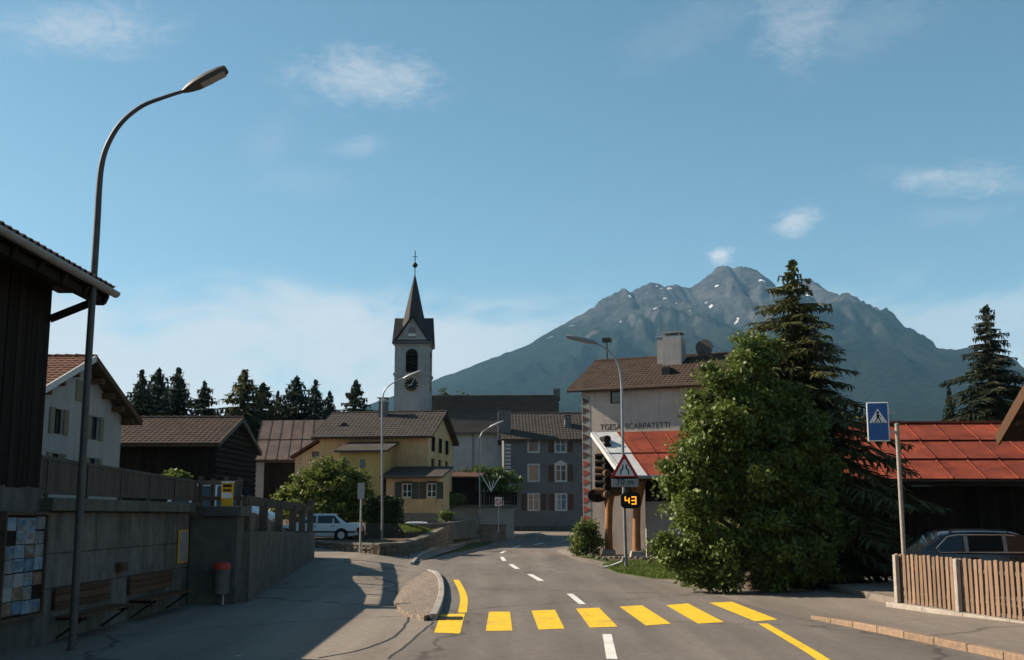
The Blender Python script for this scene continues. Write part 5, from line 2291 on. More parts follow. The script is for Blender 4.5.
b = G(72, 650)
lamp('tall dark street lamp with curved arm nearest on the left', b, b.y, [(73.5, 630), (86, 400), (96.5, 235), (99, 190), (102, 163), (109, 142), (122, 122), (142, 106), (165, 97), (184, 91)], [(183, 91.5), (227, 69)], .052, 'lamp_dark', .36)
b = G(626, 569)
lamp('street lamp with long arm carrying the road narrows sign and speed display', b, b.y, [(626, 560), (623.5, 480), (622, 400), (620.8, 376), (617, 362), (609, 351), (596, 343)], [(597, 343.5), (566, 336)], .055, 'zinc', .42)
YL = 60.5
b = Vector((P(382, 523, YL).x, YL, .8))
lamp('street lamp with bright arm standing before the yellow house', b, YL, [(382, 515), (382, 430), (382.3, 402), (385, 390), (393, 383), (404, 378)], [(403, 378.5), (422, 371)], .045, 'zinc', .36)
b = G(479.5, 540)
lamp('small street lamp at the bend beside the white garage', b, b.y, [(479.5, 535), (479.5, 470), (479.8, 442), (482, 433), (490, 427)], [(489, 427.5), (504, 421)], .05, 'zinc', .4)


# ================================================================== signs
def tri(cx, cz, r, y):
    return [(cx + r * math.cos(R(90 + 120 * k)), y, cz + r * math.sin(R(90 + 120 * k))) for k in range(3)]


def rounded_tri(r, rad, y, n=5):
    pts = []
    for k in range(3):
        a = R(90 + 120 * k)
        c = ((r - 2 * rad) * math.cos(a), (r - 2 * rad) * math.sin(a))
        for j in range(n + 1):
            t = a - R(60) + R(120) * j / n
            pts.append((c[0] + rad * math.cos(t), y, c[1] + rad * math.sin(t)))
    return pts


LB = G(626, 569)
YS = LB.y - .16
# road narrows triangle
c = P(624.6, 470, YS)
sg = thing('warning_sign', 'red bordered road narrows triangle on the lamp post', 'road sign', (c.x, YS, c.z))
MB().prism(rounded_tri(.72, .06, 0), (0, .02, 0)).build('plate', 'sign_red', sg)
MB().prism(rounded_tri(.48, .03, -.006), (0, .005, 0)).build('face', 'sign_white', sg)
m = MB()
for s in (-1, 1):
    pts = [(.17, -.22), (.17, -.05), (.07, .06), (.07, .26), (.13, .26), (.13, .09), (.23, -.02), (.23, -.22)]
    m.prism([(s * (x - .02) * .88, -.012, z * .88) for (x, z) in pts], (0, .005, 0))
m.build('symbol', 'sign_black', sg)
MB().bar((-.02, .02, -.1), (-.02, .14, -.1), .1, .06).build('bracket', 'galv', sg)
c = P(625, 482, YS)
sp_ = thing('distance_plate', 'grey distance plate reading 70 m under the road narrows triangle', 'road sign', (c.x, YS, c.z))
MB().box(-.56, .56, 0, .02, -.21, .21).build('plate', 'sign_back', sp_, bevel=.008)
text_obj('lettering', '70 m', .36, 'sign_black', sp_, Matrix.Translation((0, -.006, 0)) @ UPRIGHT, .003)
MB().bar((0, .02, 0), (0, .14, 0), .1, .06).build('bracket', 'galv', sp_)
# speed display
c = P(630.5, 500.5, YS)
sd = thing('speed_display', 'black speed display showing 43 in amber digits on the lamp post', 'speed display', (c.x, YS - .1, c.z))
m = MB()
w, h_, q = .41, .33, .13
m.prism([(-w + q, 0, -h_), (w - q, 0, -h_), (w, 0, -h_ + q), (w, 0, h_ - q), (w - q, 0, h_), (-w + q, 0, h_), (-w, 0, h_ - q), (-w, 0, -h_ + q)], (0, .16, 0))
m.build('case', 'sign_black', sd, bevel=.015)
SEG = {'4': 'bcfg', '3': 'abcdg'}


def seven(mb, x, z, w, h, t, digit, y0, y1):
    s = {'a': (x, x + w, z + h - t, z + h), 'd': (x, x + w, z, z + t), 'g': (x, x + w, z + h / 2 - t / 2, z + h / 2 + t / 2),
         'b': (x + w - t, x + w, z + h / 2 + t / 2 + .004, z + h - t - .004), 'c': (x + w - t, x + w, z + t + .004, z + h / 2 - t / 2 - .004),
         'f': (x, x + t, z + h / 2 + t / 2 + .004, z + h), 'e': (x, x + t, z + t, z + h / 2)}
    for k in SEG[digit]:
        a, b, c_, d = s[k]
        mb.box(a, b, y0, y1, c_, d)


for x, dg in ((-.25, '4'), (.03, '3')):
    m = MB()
    seven(m, x, -.165, .205, .33, .048, dg, -.012, -.002)
    m.build('digit', 'led', sd)
MB().bar((-.2, .16, 0), (-.2, .24, 0), .1, .2).build('bracket', 'galv', sd)
# small curved hose-like base guard of the post
m = MB()
m.tube([(LB.x - .9, LB.y + .3, .06), (LB.x - .6, LB.y + .2, .12), (LB.x - .15, LB.y + .05, .3), (LB.x - .1, LB.y, .5)], .05, 8)
gd = m.build('post_guard', 'galv', None, True)
tag(gd, 'short bent metal pipe at the foot of the speed display lamp post', 'pipe')

# pedestrian crossing sign on its own pole by the fence
YPd = 29.3
pb = P(904, 556, YPd)
ps = thing('crossing_sign', 'blue pedestrian crossing sign on a pale pole behind the picket fence', 'road sign', (pb.x, YPd, .17))
zt = P(896, 425, YPd).z - .17
MB().tube([(0, 0, 0), (0, 0, zt)], .055, 12).build('pole', 'concrete_pale', ps, True)
MB().lathe([(.06, 0), (.06, .03), (.02, .05)], (0, 0, zt), 12).build('pole_cap', 'sign_back', ps)
a, b2 = P(866, 402.5, YPd), P(889, 441.5, YPd)
cx, cz = (a.x + b2.x) / 2 - pb.x, (a.z + b2.z) / 2 - .17
hw, hh = (b2.x - a.x) / 2, (a.z - b2.z) / 2
ps2 = bpy.data.objects.new('sign_panel', None)
bpy.data.objects.remove(ps2)
T = Matrix.Translation((cx, -.05, cz)) @ Matrix.Rotation(R(-14), 4, 'Z')


def tmesh(mb, name, mat, parent, bevel=0):
    mb.v = [tuple(T @ Vector(p)) for p in mb.v]
    return mb.build(name, mat, parent, bevel=bevel)


pan = tmesh(MB().box(-hw, hw, -.03, .03, -hh, hh), 'sign_panel', 'sign_white', ps, .012)
tmesh(MB().box(-hw + .03, hw - .03, -.036, -.031, -hh + .03, hh - .03), 'blue_face', 'sign_blue', pan)
tmesh(MB().prism([(-.225, -.042, -.13 + .1), (.225, -.042, -.13 + .1), (0, -.042, .28 + .06)], (0, .004, 0)), 'white_triangle', 'sign_white', pan)
m = MB()
m.prism([(.035 * math.cos(2 * math.pi * k / 12) + .0, -.047, .235 + .035 * math.sin(2 * math.pi * k / 12)) for k in range(12)], (0, .004, 0))
m.prism([(-.035, -.047, .19), (.03, -.047, .19), (.035, -.047, .09), (-.03, -.047, .09)], (0, .004, 0))
m.prism([(-.03, -.0475, .09), (.0, -.0475, .09), (-.055, -.0475, .0), (-.085, -.0475, .0)], (0, .004, 0))
m.prism([(.0, -.0465, .09), (.035, -.0465, .09), (.085, -.0465, .0), (.055, -.0465, .0)], (0, .004, 0))
m.prism([(.02, -.0455, .18), (.03, -.0455, .16), (.09, -.0455, .115), (.075, -.0455, .105)], (0, .004, 0))
tmesh(m, 'walking_figure', 'sign_black', pan)
m = MB()
for k in range(5):
    x = -.165 + k * .07
    m.prism([(x, -.0475, -.022), (x + .04, -.0475, -.022), (x + .048, -.0475, .0), (x + .008, -.0475, .0)], (0, .004, 0))
tmesh(m, 'crossing_stripes', 'sign_black', pan)
m = MB()
for dz in (-.25, .25):
    m.bar((cx + hw - .05, -.04, cz + dz), (.0, 0, cz + dz - .0), .05, .04)
m.build('bracket', 'galv', ps)

# no-parking plate by the garage
b = G(498, 529)
b = Vector((P(498.3, 524, 86).x, 86, .9))
npk = thing('no_parking_sign', 'white plate with red ring on a thin pole at the bend', 'road sign', b)
zp0, zp1 = P(498, 506.5, 86).z - .9, P(498, 497, 86).z - .9
MB().tube([(0, 0, 0), (0, 0, zp1)], .04, 8).build('pole', 'galv', npk)
cz = (zp0 + zp1) / 2
MB().box(-.27, .27, -.07, -.05, zp0 + .04, zp1 - .02).build('plate', 'sign_white', npk)
m = MB()
for k in range(24):
    a, b2 = 2 * math.pi * k / 24, 2 * math.pi * (k + 1) / 24
    q = [(r * math.cos(t), -.072, cz + r * math.sin(t)) for (t, r) in ((a, .16), (b2, .16), (b2, .23), (a, .23))]
    m.prism(q, (0, -.006, 0))
m.bar((-.12, -.076, cz + .12), (.12, -.076, cz - .12), .06, .006, (0, -1, 0))
m.build('red_ring', 'sign_red', npk)

# grey sign seen from behind by the white saloon
p = G(360, 553)
bk = thing('sign_from_behind', 'narrow grey sign plate on a thin pole before the stone wall', 'road sign', p)
z0, z1 = P(360, 499, p.y).z - p.z, P(360, 483, p.y).z - p.z
MB().tube([(0, 0, 0), (0, 0, z1 - .1)], .04, 8).build('pole', 'galv', bk)
MB().box(-.15, .15, -.06, -.04, z0, z1).build('plate', 'sign_back', bk, bevel=.01)


# ================================================================== picket fence
def build_fence():
    root = thing('picket_fence', 'weathered brown picket fence on a low concrete kerb', 'fence', (0, 0, 0))
    A, B = Vector((9.22, 28.1, 0)), Vector((11.55, 15.2, 0))
    d = (B - A).normalized()
    L_ = (B - A).length
    s = Vector((-d.y, d.x, 0))
    zg = .12
    hgt_ = lambda t: 1.28 - .0 * t
    m = MB()
    a, b = A - d * .2, B
    # concrete kerb in lengths
    n = 8
    for k in range(n):
        p, q = a.lerp(b, k / n) + d * .005, a.lerp(b, (k + 1) / n) - d * .005
        MB().hexa([p - s * .14, q - s * .14, q + s * .14, p + s * .14], [v + Vector((0, 0, .125)) for v in (p - s * .14, q - s * .14, q + s * .14, p + s * .14)]).build('base_kerb', 'concrete_pale', root, bevel=.015)
    ang = math.atan2(d.y, d.x)
    src = MB()
    w, h = .118, 1.14
    src.prism([(-w / 2, 0, 0), (w / 2, 0, 0), (w / 2, 0, h - .02), (0, 0, h), (-w / 2, 0, h - .02)], (0, .025, 0))
    src = src.build('picket', 'wood_picket', root)
    x = .05
    first = True
    while x < L_:
        p = A + d * x - s * (-.06)
        rot = (random.uniform(-.012, .012), random.uniform(-.015, .015), ang + random.uniform(-.02, .02))
        loc = (p.x, p.y, .135 + random.uniform(-.012, .012))
        if first:
            src.location, src.rotation_euler, first = loc, rot, False
        else:
            inst(src, root, loc, rot, (random.uniform(.9, 1.08), 1, random.uniform(.985, 1.015)))
        x += .185
    for z in (.45, 1.02):
        m = MB()
        m.bar(A + d * .02 + s * .115 + Vector((0, 0, z)), B + s * .115 + Vector((0, 0, z)), .05, .08)
        m.build('rail', 'wood_grey', root)
    k = .18
    src = None
    while k < L_:
        p = A + d * k - s * .02
        if src is None:
            src = MB()
            src.box(-.07, .07, -.05, .05, 0, 1.13)
            src = src.build('post', 'concrete_pale', root, bevel=.012)
            src.location, src.rotation_euler = (p.x, p.y, .125), (0, 0, ang)
        else:
            inst(src, root, (p.x, p.y, .125), (0, 0, ang))
        k += 2.62
    return root


build_fence()


# ================================================================== vehicles
def loft(mb, st):
    """st: list of (x, [(y, z) ... half section bottom to top]); mirrored in y"""
    base = len(mb.v)
    k = len(st[0][1]) * 2
    for (x, sec) in st:
        for (y, z) in sec:
            mb.v.append((x, -y, z))
        for (y, z) in reversed(sec):
            mb.v.append((x, y, z))
    for i in range(len(st) - 1):
        for j in range(k):
            a, b = base + i * k + j, base + i * k + (j + 1) % k
            mb.f.append((a, b, b + k, a + k))
    mb.f.append(tuple(base + j for j in range(k)))
    mb.f.append(tuple(base + (len(st) - 1) * k + j for j in range(k)))


def wheel(root, x, y, r, side):
    m = MB()
    m.lathe([(r * .62, -.1), (r * .93, -.1), (r, -.07), (r, .07), (r * .93, .1), (r * .62, .1)], (x, y, r), 24, 'y')
    t = m.build('wheel', 'tyre', root, True)
    m = MB()
    m.lathe([(r * .1, -.112), (r * .3, -.104), (r * .6, -.114), (r * .64, -.06), (r * .64, .06), (r * .6, .114), (r * .3, .104), (r * .1, .112)], (x, y, r), 20, 'y')
    m.build('rim', 'rim', t, True)


def car(name, label, loc, rz, L_, Wd, Ht, body, prof, gh, cat='car', group=None, wheels=(.17, .80), r=.31, trim=True, plate=None):
    """prof: [(x, z_deck)] along the length at belt or bonnet level; gh: greenhouse (x_low0, x_top0, x_top1, x_low1)"""
    root = thing(name, label, cat, loc, rz, group)
    hw = Wd / 2
    m = MB()
    st = []
    for (x, zt, wf) in prof:
        w = hw * wf
        zb = .2 if .06 < x / L_ < .94 else .28
        st.append((x, [(w * .55, zb), (w * .94, zb + .04), (w * 1.0, zb + .22), (w * 1.0, zt * .72), (w * .955, zt - .035), (w * .86, zt)]))
    loft(m, st)
    bo = m.build('body', body, root, True)
    belt = gh[4]
    xl0, xt0, xt1, xl1 = gh[:4]
    m = MB()
    base_w, top_w = hw * .90, hw * .70
    zt = Ht
    st = []
    N_ = 8
    for k in range(N_ + 1):
        t = k / N_
        x = xl0 + (xl1 - xl0) * t
        # height of the roofline at x
        if x < xt0:
            q = (x - xl0) / (xt0 - xl0)
            z = belt + (zt - belt) * q
        elif x > xt1:
            q = (xl1 - x) / (xl1 - xt1)
            z = belt + (zt - belt) * q
        else:
            z = zt + .02 * math.sin(math.pi * (x - xt0) / (xt1 - xt0))
        st.append((x, z))
    xs = sorted(set([xl0, xl0 + (xt0 - xl0) * .5, xl0 + (xt0 - xl0) * .9, xt0 + .1, (xt0 * 2 + xt1) / 3, (xt0 + 2 * xt1) / 3, xt1 - .1, xl1 - (xl1 - xt1) * .9, xl1 - (xl1 - xt1) * .5, xl1]))

    def zroof(x):
        if x <= xt0:
            return belt + (zt - belt) * (x - xl0) / (xt0 - xl0)
        if x >= xt1:
            return belt + (zt - belt) * (xl1 - x) / (xl1 - xt1)
        return zt + .025 * math.sin(math.pi * (x - xt0) / (xt1 - xt0))

    def wat(z):
        return base_w + (top_w - base_w) * max(0, min(1, (z - belt) / (zt - belt)))
    st = []
    for x in xs:
        z = max(zroof(x), belt + .004)
        st.append((x, [(base_w, belt - .05), (base_w, belt), (wat(z - .05 * (z - belt)), z - (z - belt) * .06), (wat(z) * .86, z)]))
    loft(m, st)
    g = m.build('cabin', body, root, True)
    # side windows between pillars
    pil = gh[5]
    for (xa, xb) in pil:
        for s in (-1, 1):
            z0, z1 = belt + .03, zt - .09
            def xt(x):           # lean with the pillars
                if x <= xl0 + .35:
                    return x + (xt0 - xl0) * .82
                if x >= xl1 - .35:
                    return x - (xl1 - xt1) * .82
                return x
            p = [(xa, z0), (xb, z0), (xt(xb), z1), (xt(xa), z1)]
            o_ = .012
            q = [(x, s * (wat(z) + o_), z) for (x, z) in p]
            mm = MB()
            mm.hexa(q, [(x, y - s * .02, z) for (x, y, z) in q])
            mm.build('side_window', 'car_glass', root)
    for (x0, x1, nm) in ((xl0, xt0, 'windscreen'), (xl1, xt1, 'rear_window')):
        d = 1 if x1 > x0 else -1
        za, zb = belt + .05, zt - .05
        t0, t1 = .05 / (zt - belt), 1 - .05 / (zt - belt)
        xa, xb = x0 + (x1 - x0) * t0, x0 + (x1 - x0) * t1
        off = Vector((-d * (zt - belt), 0, abs(x1 - x0))).normalized() * .015
        wa, wb = base_w * .86, top_w * .84
        q = [Vector(p) + off for p in ((xa, -wa, za), (xa, wa, za), (xb, wb, zb), (xb, -wb, zb))]
        mm = MB()
        mm.hexa(q, [p - off * 1.2 for p in q])
        mm.build(nm, 'car_glass', root)
    for f in wheels:
        for s in (-1, 1):
            wheel(root, L_ * f, s * (hw - .07), r, s)
            mm = MB()
            mm.lathe([(r + .06, -.004), (r + .06, .004)], (L_ * f, s * (hw + .002), r), 24, 'y')
            mm.build('wheel_arch', 'car_trim', root)
    if trim:
        for s in (-1, 1):
            MB().box(L_ * .04, L_ * .96, s * (hw + .002) - .012, s * (hw + .002) + .012, .44, .52).build('side_trim', 'car_trim', root)
    for s in (-1, 1):
        MB().box(-.01, .12, s * hw * .72 - .16, s * hw * .72 + .16, prof[0][1] - .24, prof[0][1] - .08).build('headlight', 'chrome', root)
        MB().box(L_ - .14, L_ + .012, s * hw * .75 - .2, s * hw * .75 + .2, prof[-1][1] - .32, prof[-1][1] - .1).build('tail_light', 'red_lens', root)
        MB().box(xl0 + .32, xl0 + .48, s * (hw + .08) - .09, s * (hw + .08) + .09, belt - .02, belt + .12).build('wing_mirror', body, root)
    for x in (-.06, L_ - .06):
        MB().box(x, x + .12, -hw * .92, hw * .92, .3, .5).build('bumper', 'car_trim', root)
    for xh in (gh[0] + .95, gh[0] + 1.95):
        for s in (-1, 1):
            MB().box(xh, xh + .2, s * (hw * .985) - .015, s * (hw * .985) + .015, belt - .14, belt - .1).build('door_handle', 'car_trim', root)
    if plate:
        for s in (-1,):
            mm = MB()
            mm.box(plate[0], plate[1], -hw - .004, -hw + .002, .2, .2)
    return root


# white saloon behind the stone wall, front to the left
YC = 61.5
a = P(276, 540, YC)
zc = P(320, 541, YC).z
car('white_saloon', 'white older saloon car parked behind the stone wall', (P(270, 540, YC).x, YC + .9, zc), R(-1), 4.75, 1.78, 1.42, 'car_white',
    [(0, .68, .86), (.12, .74, .95), (.6, .82, 1.0), (1.45, .90, 1.0), (2.4, .92, 1.0), (3.5, .93, 1.0), (4.2, .95, .98), (4.62, .93, .95), (4.75, .80, .9)],
    (1.3, 2.1, 3.35, 4.1, .90, [(1.55, 2.42), (2.5, 3.3), (3.38, 3.75)]), group='parked white vehicles')
# white van on the terrace, front to the right -> built rotated by half a turn
YV = 46.3
pv = P(272, 525, YV)
zt_ = 2.30 - .9 * sm(31, 47, YV)
car('white_van', 'white van parked behind the ramp railing in front of the log barn', (pv.x, YV + .9, zt_), R(180), 4.4, 1.8, 2.05, 'car_white',
    [(0, .72, .86), (.12, .85, .95), (.7, 1.02, 1.0), (1.1, 1.1, 1.0), (2.4, 1.12, 1.0), (3.5, 1.12, 1.0), (4.3, 1.12, .97), (4.4, 1.0, .93)],
    (.85, 1.75, 4.1, 4.36, 1.10, [(1.3, 2.3), (2.4, 3.3), (3.4, 4.05)]), cat='van', group='parked white vehicles')
# dark estate behind the picket fence, tail to the left
YSv = 30.6
ps_ = P(905, 556, YSv)
car('dark_estate_car', 'dark blue estate car with roof rails parked behind the picket fence', (ps_.x + 4.72, YSv, .17), R(180), 4.72, 1.88, 1.60, 'car_dark',
    [(0, .72, .84), (.12, .84, .94), (.7, .96, 1.0), (1.4, 1.03, 1.0), (2.4, 1.06, 1.0), (3.6, 1.08, 1.0), (4.55, 1.10, .95), (4.72, .95, .88)],
    (1.2, 2.05, 3.85, 4.62, 1.06, [(1.55, 2.35), (2.47, 3.35), (3.47, 4.05)]), trim=False, r=.36)
SUV = bpy.data.objects['dark_estate_car']
for s in (-1, 1):
    m = MB()
    m.tube([(2.2, s * .6, 1.60), (2.3, s * .6, 1.645), (3.6, s * .6, 1.645), (3.75, s * .6, 1.60)], .016, 8)
    m.build('roof_rail', 'car_trim', SUV, True)
    m = MB()
    y = s * (.94 * .9 + .022)
    yt = s * (.94 * .72 + .022)
    m.tube([(1.5, y, 1.085), (4.1, y, 1.085), (4.2, y * .97, 1.18), (3.85, yt * 1.03, 1.48), (3.6, yt, 1.525), (2.3, yt, 1.525), (2.1, yt * 1.01, 1.5)], .014, 6)
    m.build('window_trim', 'chrome', SUV, True)
    for x in (2.41, 3.41):
        q = [(x - .05, s * (.846 + .016), 1.1), (x + .05, s * (.846 + .016), 1.1), (x + .02, s * (.69 + .016), 1.5), (x - .08, s * (.69 + .016), 1.5)]
        m = MB().hexa(q, [(a, b - s * .01, c) for (a, b, c) in q])
        m.build('door_pillar', 'zinc', SUV)
# roof of a white car showing above the wall
YR = 76.0
pr = P(413, 519, YR)
car('white_hatchback', 'white small car whose roof shows above the stone wall', (P(401, 515, YR).x - 1.2, YR, pr.z - 1.62), R(0), 3.7, 1.6, 1.42, 'car_white',
    [(0, .68, .86), (.12, .74, .95), (.6, .82, 1.0), (1.3, .90, 1.0), (2.4, .92, 1.0), (3.4, .93, .98), (3.7, .80, .9)],
    (1.0, 1.6, 2.9, 3.6, .90, [(1.25, 2.0), (2.1, 2.9)]), group='parked white vehicles')


# ================================================================== stone walls of the yard
def stone_wall(name, label, path, z_top, base_fn, seed=1):
    root = thing(name, label, 'wall', (0, 0, 0))
    rnd = random.Random(seed)
    stones = MB()
    core = MB()
    cap = []
    for (a, b) in zip(path, path[1:]):
        a, b = Vector((a[0], a[1], 0)), Vector((b[0], b[1], 0))
        d = (b - a)
        L_ = d.length
        d.normalize()
        n = Vector((d.y, -d.x, 0))
        za, zb = base_fn(a.x, a.y), base_fn(b.x, b.y)
        ta, tb = z_top(a.x, a.y), z_top(b.x, b.y)
        core.hexa([Vector((a.x, a.y, za - .3)) - n * .02, Vector((b.x, b.y, zb - .3)) - n * .02, Vector((b.x, b.y, zb - .3)) - n * .4, Vector((a.x, a.y, za - .3)) - n * .4],
                  [Vector((a.x, a.y, ta - .06)) - n * .02, Vector((b.x, b.y, tb - .06)) - n * .02, Vector((b.x, b.y, tb - .06)) - n * .4, Vector((a.x, a.y, ta - .06)) - n * .4])
        rows = 5
        for r in range(rows):
            x = 0
            while x < L_:
                w = rnd.uniform(.25, .6)
                x1 = min(L_, x + w)
                f0, f1 = r / rows, (r + 1) / rows
                def zz(xx, f):
                    t = xx / L_
                    zl, zh = za + (zb - za) * t - .05, ta + (tb - ta) * t - .04
                    return zl + (zh - zl) * f
                pr_ = rnd.uniform(.0, .07)
                ins = rnd.uniform(.015, .045)
                p, q = a + d * x, a + d * x1
                bot = [Vector((p.x, p.y, zz(x, f0))) , Vector((q.x, q.y, zz(x1, f0))), Vector((q.x, q.y, zz(x1, f1))), Vector((p.x, p.y, zz(x, f1)))]
                cen = sum(bot, Vector()) / 4
                top = [cen + (v - cen) * (1 - ins * 4 / max(.25, w)) + n * pr_ + Vector((0, 0, rnd.uniform(-.02, .02))) for v in bot]
                bot = [cen + (v - cen) * .97 - n * .05 for v in bot]
                stones.hexa(bot, top)
                x = x1
        k = max(1, int(L_ / .9))
        for i in range(k):
            p, q = a + d * (L_ * i / k + .01), a + d * (L_ * (i + 1) / k - .01)
            z0, z1 = ta + (tb - ta) * i / k, ta + (tb - ta) * (i + 1) / k
            jz = rnd.uniform(-.015, .015)
            MB().hexa([Vector((p.x, p.y, z0 - .05)) + n * .06, Vector((q.x, q.y, z1 - .05)) + n * .06, Vector((q.x, q.y, z1 - .05)) - n * .46, Vector((p.x, p.y, z0 - .05)) - n * .46],
                      [Vector((p.x, p.y, z0 + .06 + jz)) + n * .06, Vector((q.x, q.y, z1 + .06 + jz)) + n * .06, Vector((q.x, q.y, z1 + .06 + jz)) - n * .46, Vector((p.x, p.y, z0 + .06 + jz)) - n * .46]).build('coping_stone', 'stone', root, bevel=.02)
    core.build('core', 'earth', root)
    tag(stones.build('stones', 'stone', root), kind='stuff')
    return root


wp = xy((290, 544.5), (313, 547), (345, 551), (380, 555), (398, 556.3), (415, 554), (430, 551), (455, 545.5), (480, 541))
wz = {}
tops = [(300, 536), (345, 535), (380, 534), (398, 533.5), (430, 531), (455, 527), (480, 523)]
ztop = lambda x, y: .88 + 1.05 * sm(54, 90, y)
stone_wall('stone_wall', 'rough field stone wall along the pavement before the yellow house', wp, ztop, lambda x, y: hgt(x, y), 3)
# raised garden behind
gy = sheet('garden', [(p[0] - .1, p[1] + .32) for p in wp] + [(-2.6, 92), (-8, 96), (-40, 96), (-40, 64)], 0, 'earth', 3, skirt=1.0, zfun=lambda x, y: ztop(x, y) - .08)
tag(gy, kind='structure')
# second, plastered garden wall further back
root = thing('garden_wall', 'low plastered garden wall behind the field stone wall', 'wall', (0, 0, 0))
pts = [P(403, 524.5, 66), P(440, 523, 72.5), P(474, 520, 84)]
for (a, b) in zip(pts, pts[1:]):
    d = (b - a).normalized()
    n = Vector((d.y, -d.x, 0)).normalized() * .15
    MB().hexa([Vector((a.x, a.y, .6)) - n, Vector((b.x, b.y, .6)) - n, Vector((b.x, b.y, .6)) + n, Vector((a.x, a.y, .6)) + n], [a - n, b - n, b + n, a + n]).build('section', 'concrete_dark', root)
# stone gate pillars / end wall at the lamp
eb = P(486, 525, 90)
root = thing('end_wall', 'dark stone wall stub between lamp and no parking plate', 'wall', (P(489, 520, 87).x, 87, hgt(-1, 87)))
MB().box(-.6, 1.3, -.3, .3, -.2, 1.15).build('stub', 'stone', root, bevel=.04)
MB().box(-.65, 1.35, -.35, .35, 1.153, 1.25).build('coping', 'stone', root, bevel=.02)

# garden pale fence beside the hedge
gf = thing('pale_fence', 'short grey pale fence beside the clipped hedge', 'fence', (0, 0, 0))
a, b = P(366, 536, 62.6), P(404, 533, 63.4)
for k in range(22):
    p = a.lerp(b, k / 21)
    MB().box(p.x - .035, p.x + .035, p.y - .012, p.y + .012, .75, 1.75 + random.uniform(-.03, .03)).build('pale', 'wood_grey', gf)
for z in (1.0, 1.55):
    m = MB()
    m.bar((a.x, a.y + .04, z), (b.x, b.y + .04, z), .04, .07)
    m.build('rail', 'wood_grey', gf)

# ================================================================== vegetation
def leaf_mesh(name, clumps, n_leaf, spread, size, mat, seed, aspect=.55):
    """clumps: array of (x, y, z, scale); leaf diamonds scattered round each clump centre"""
    rng = np.random.default_rng(seed)
    c = np.asarray(clumps, dtype=np.float64)
    n = len(c) * n_leaf
    cen = np.repeat(c[:, :3], n_leaf, 0)
    sc = np.repeat(c[:, 3], n_leaf)
    off = rng.normal(0, 1, (n, 3))
    off /= np.linalg.norm(off, axis=1, keepdims=True)
    off *= (rng.random(n) ** .6)[:, None] * spread * sc[:, None]
    off[:, 2] *= .62
    pos = cen + off
    # leaf orientation: normals biased upward and outward
    nr = rng.normal(0, 1, (n, 3)) * .75 + np.array([0, 0, .75]) + off / (np.abs(off).max() + 1e-6) * .8
    nr /= np.linalg.norm(nr, axis=1, keepdims=True)
    t = np.cross(nr, rng.normal(0, 1, (n, 3)))
    t /= np.linalg.norm(t, axis=1, keepdims=True)
    b = np.cross(nr, t)
    s = (size * rng.uniform(.65, 1.3, n))[:, None]
    v = np.empty((n, 4, 3))
    v[:, 0] = pos - t * s * .5
    v[:, 1] = pos + b * s * aspect * .5 - nr * s * .06
    v[:, 2] = pos + t * s * .5 - nr * s * .1
    v[:, 3] = pos - b * s * aspect * .5 - nr * s * .06
    q = np.arange(n * 4).reshape(n, 4)
    return np_mesh(name, v.reshape(-1, 3), q, mat)


def lobes_clumps(lobes, n, seed, shell=.55, size=(.7, 1.3)):
    """points spread through ellipsoid lobes, denser toward the outside"""
    rnd = random.Random(seed)
    vol = [rx * ry * rz for (_, (rx, ry, rz)) in lobes]
    tot = sum(vol)
    out = []
    for (c, r), w in zip(lobes, vol):
        for _ in range(max(3, int(n * w / tot))):
            while True:
                d = Vector((rnd.gauss(0, 1), rnd.gauss(0, 1), rnd.gauss(0, 1)))
                if d.length > .1:
                    break
            d.normalize()
            rr = shell + (1 - shell) * rnd.random() ** .7
            rr *= 1 + .16 * mnoise.noise((d.x * 2.3 + c[0], d.y * 2.3 + c[1], d.z * 2.3 + c[2]))
            out.append((c[0] + d.x * r[0] * rr, c[1] + d.y * r[1] * rr, max(.15, c[2] + d.z * r[2] * rr), rnd.uniform(*size)))
    return out


def crown_obj(me, parent, name='crown'):
    o = bpy.data.objects.new(name, me)
    COL.objects.link(o)
    o.parent = parent
    return o


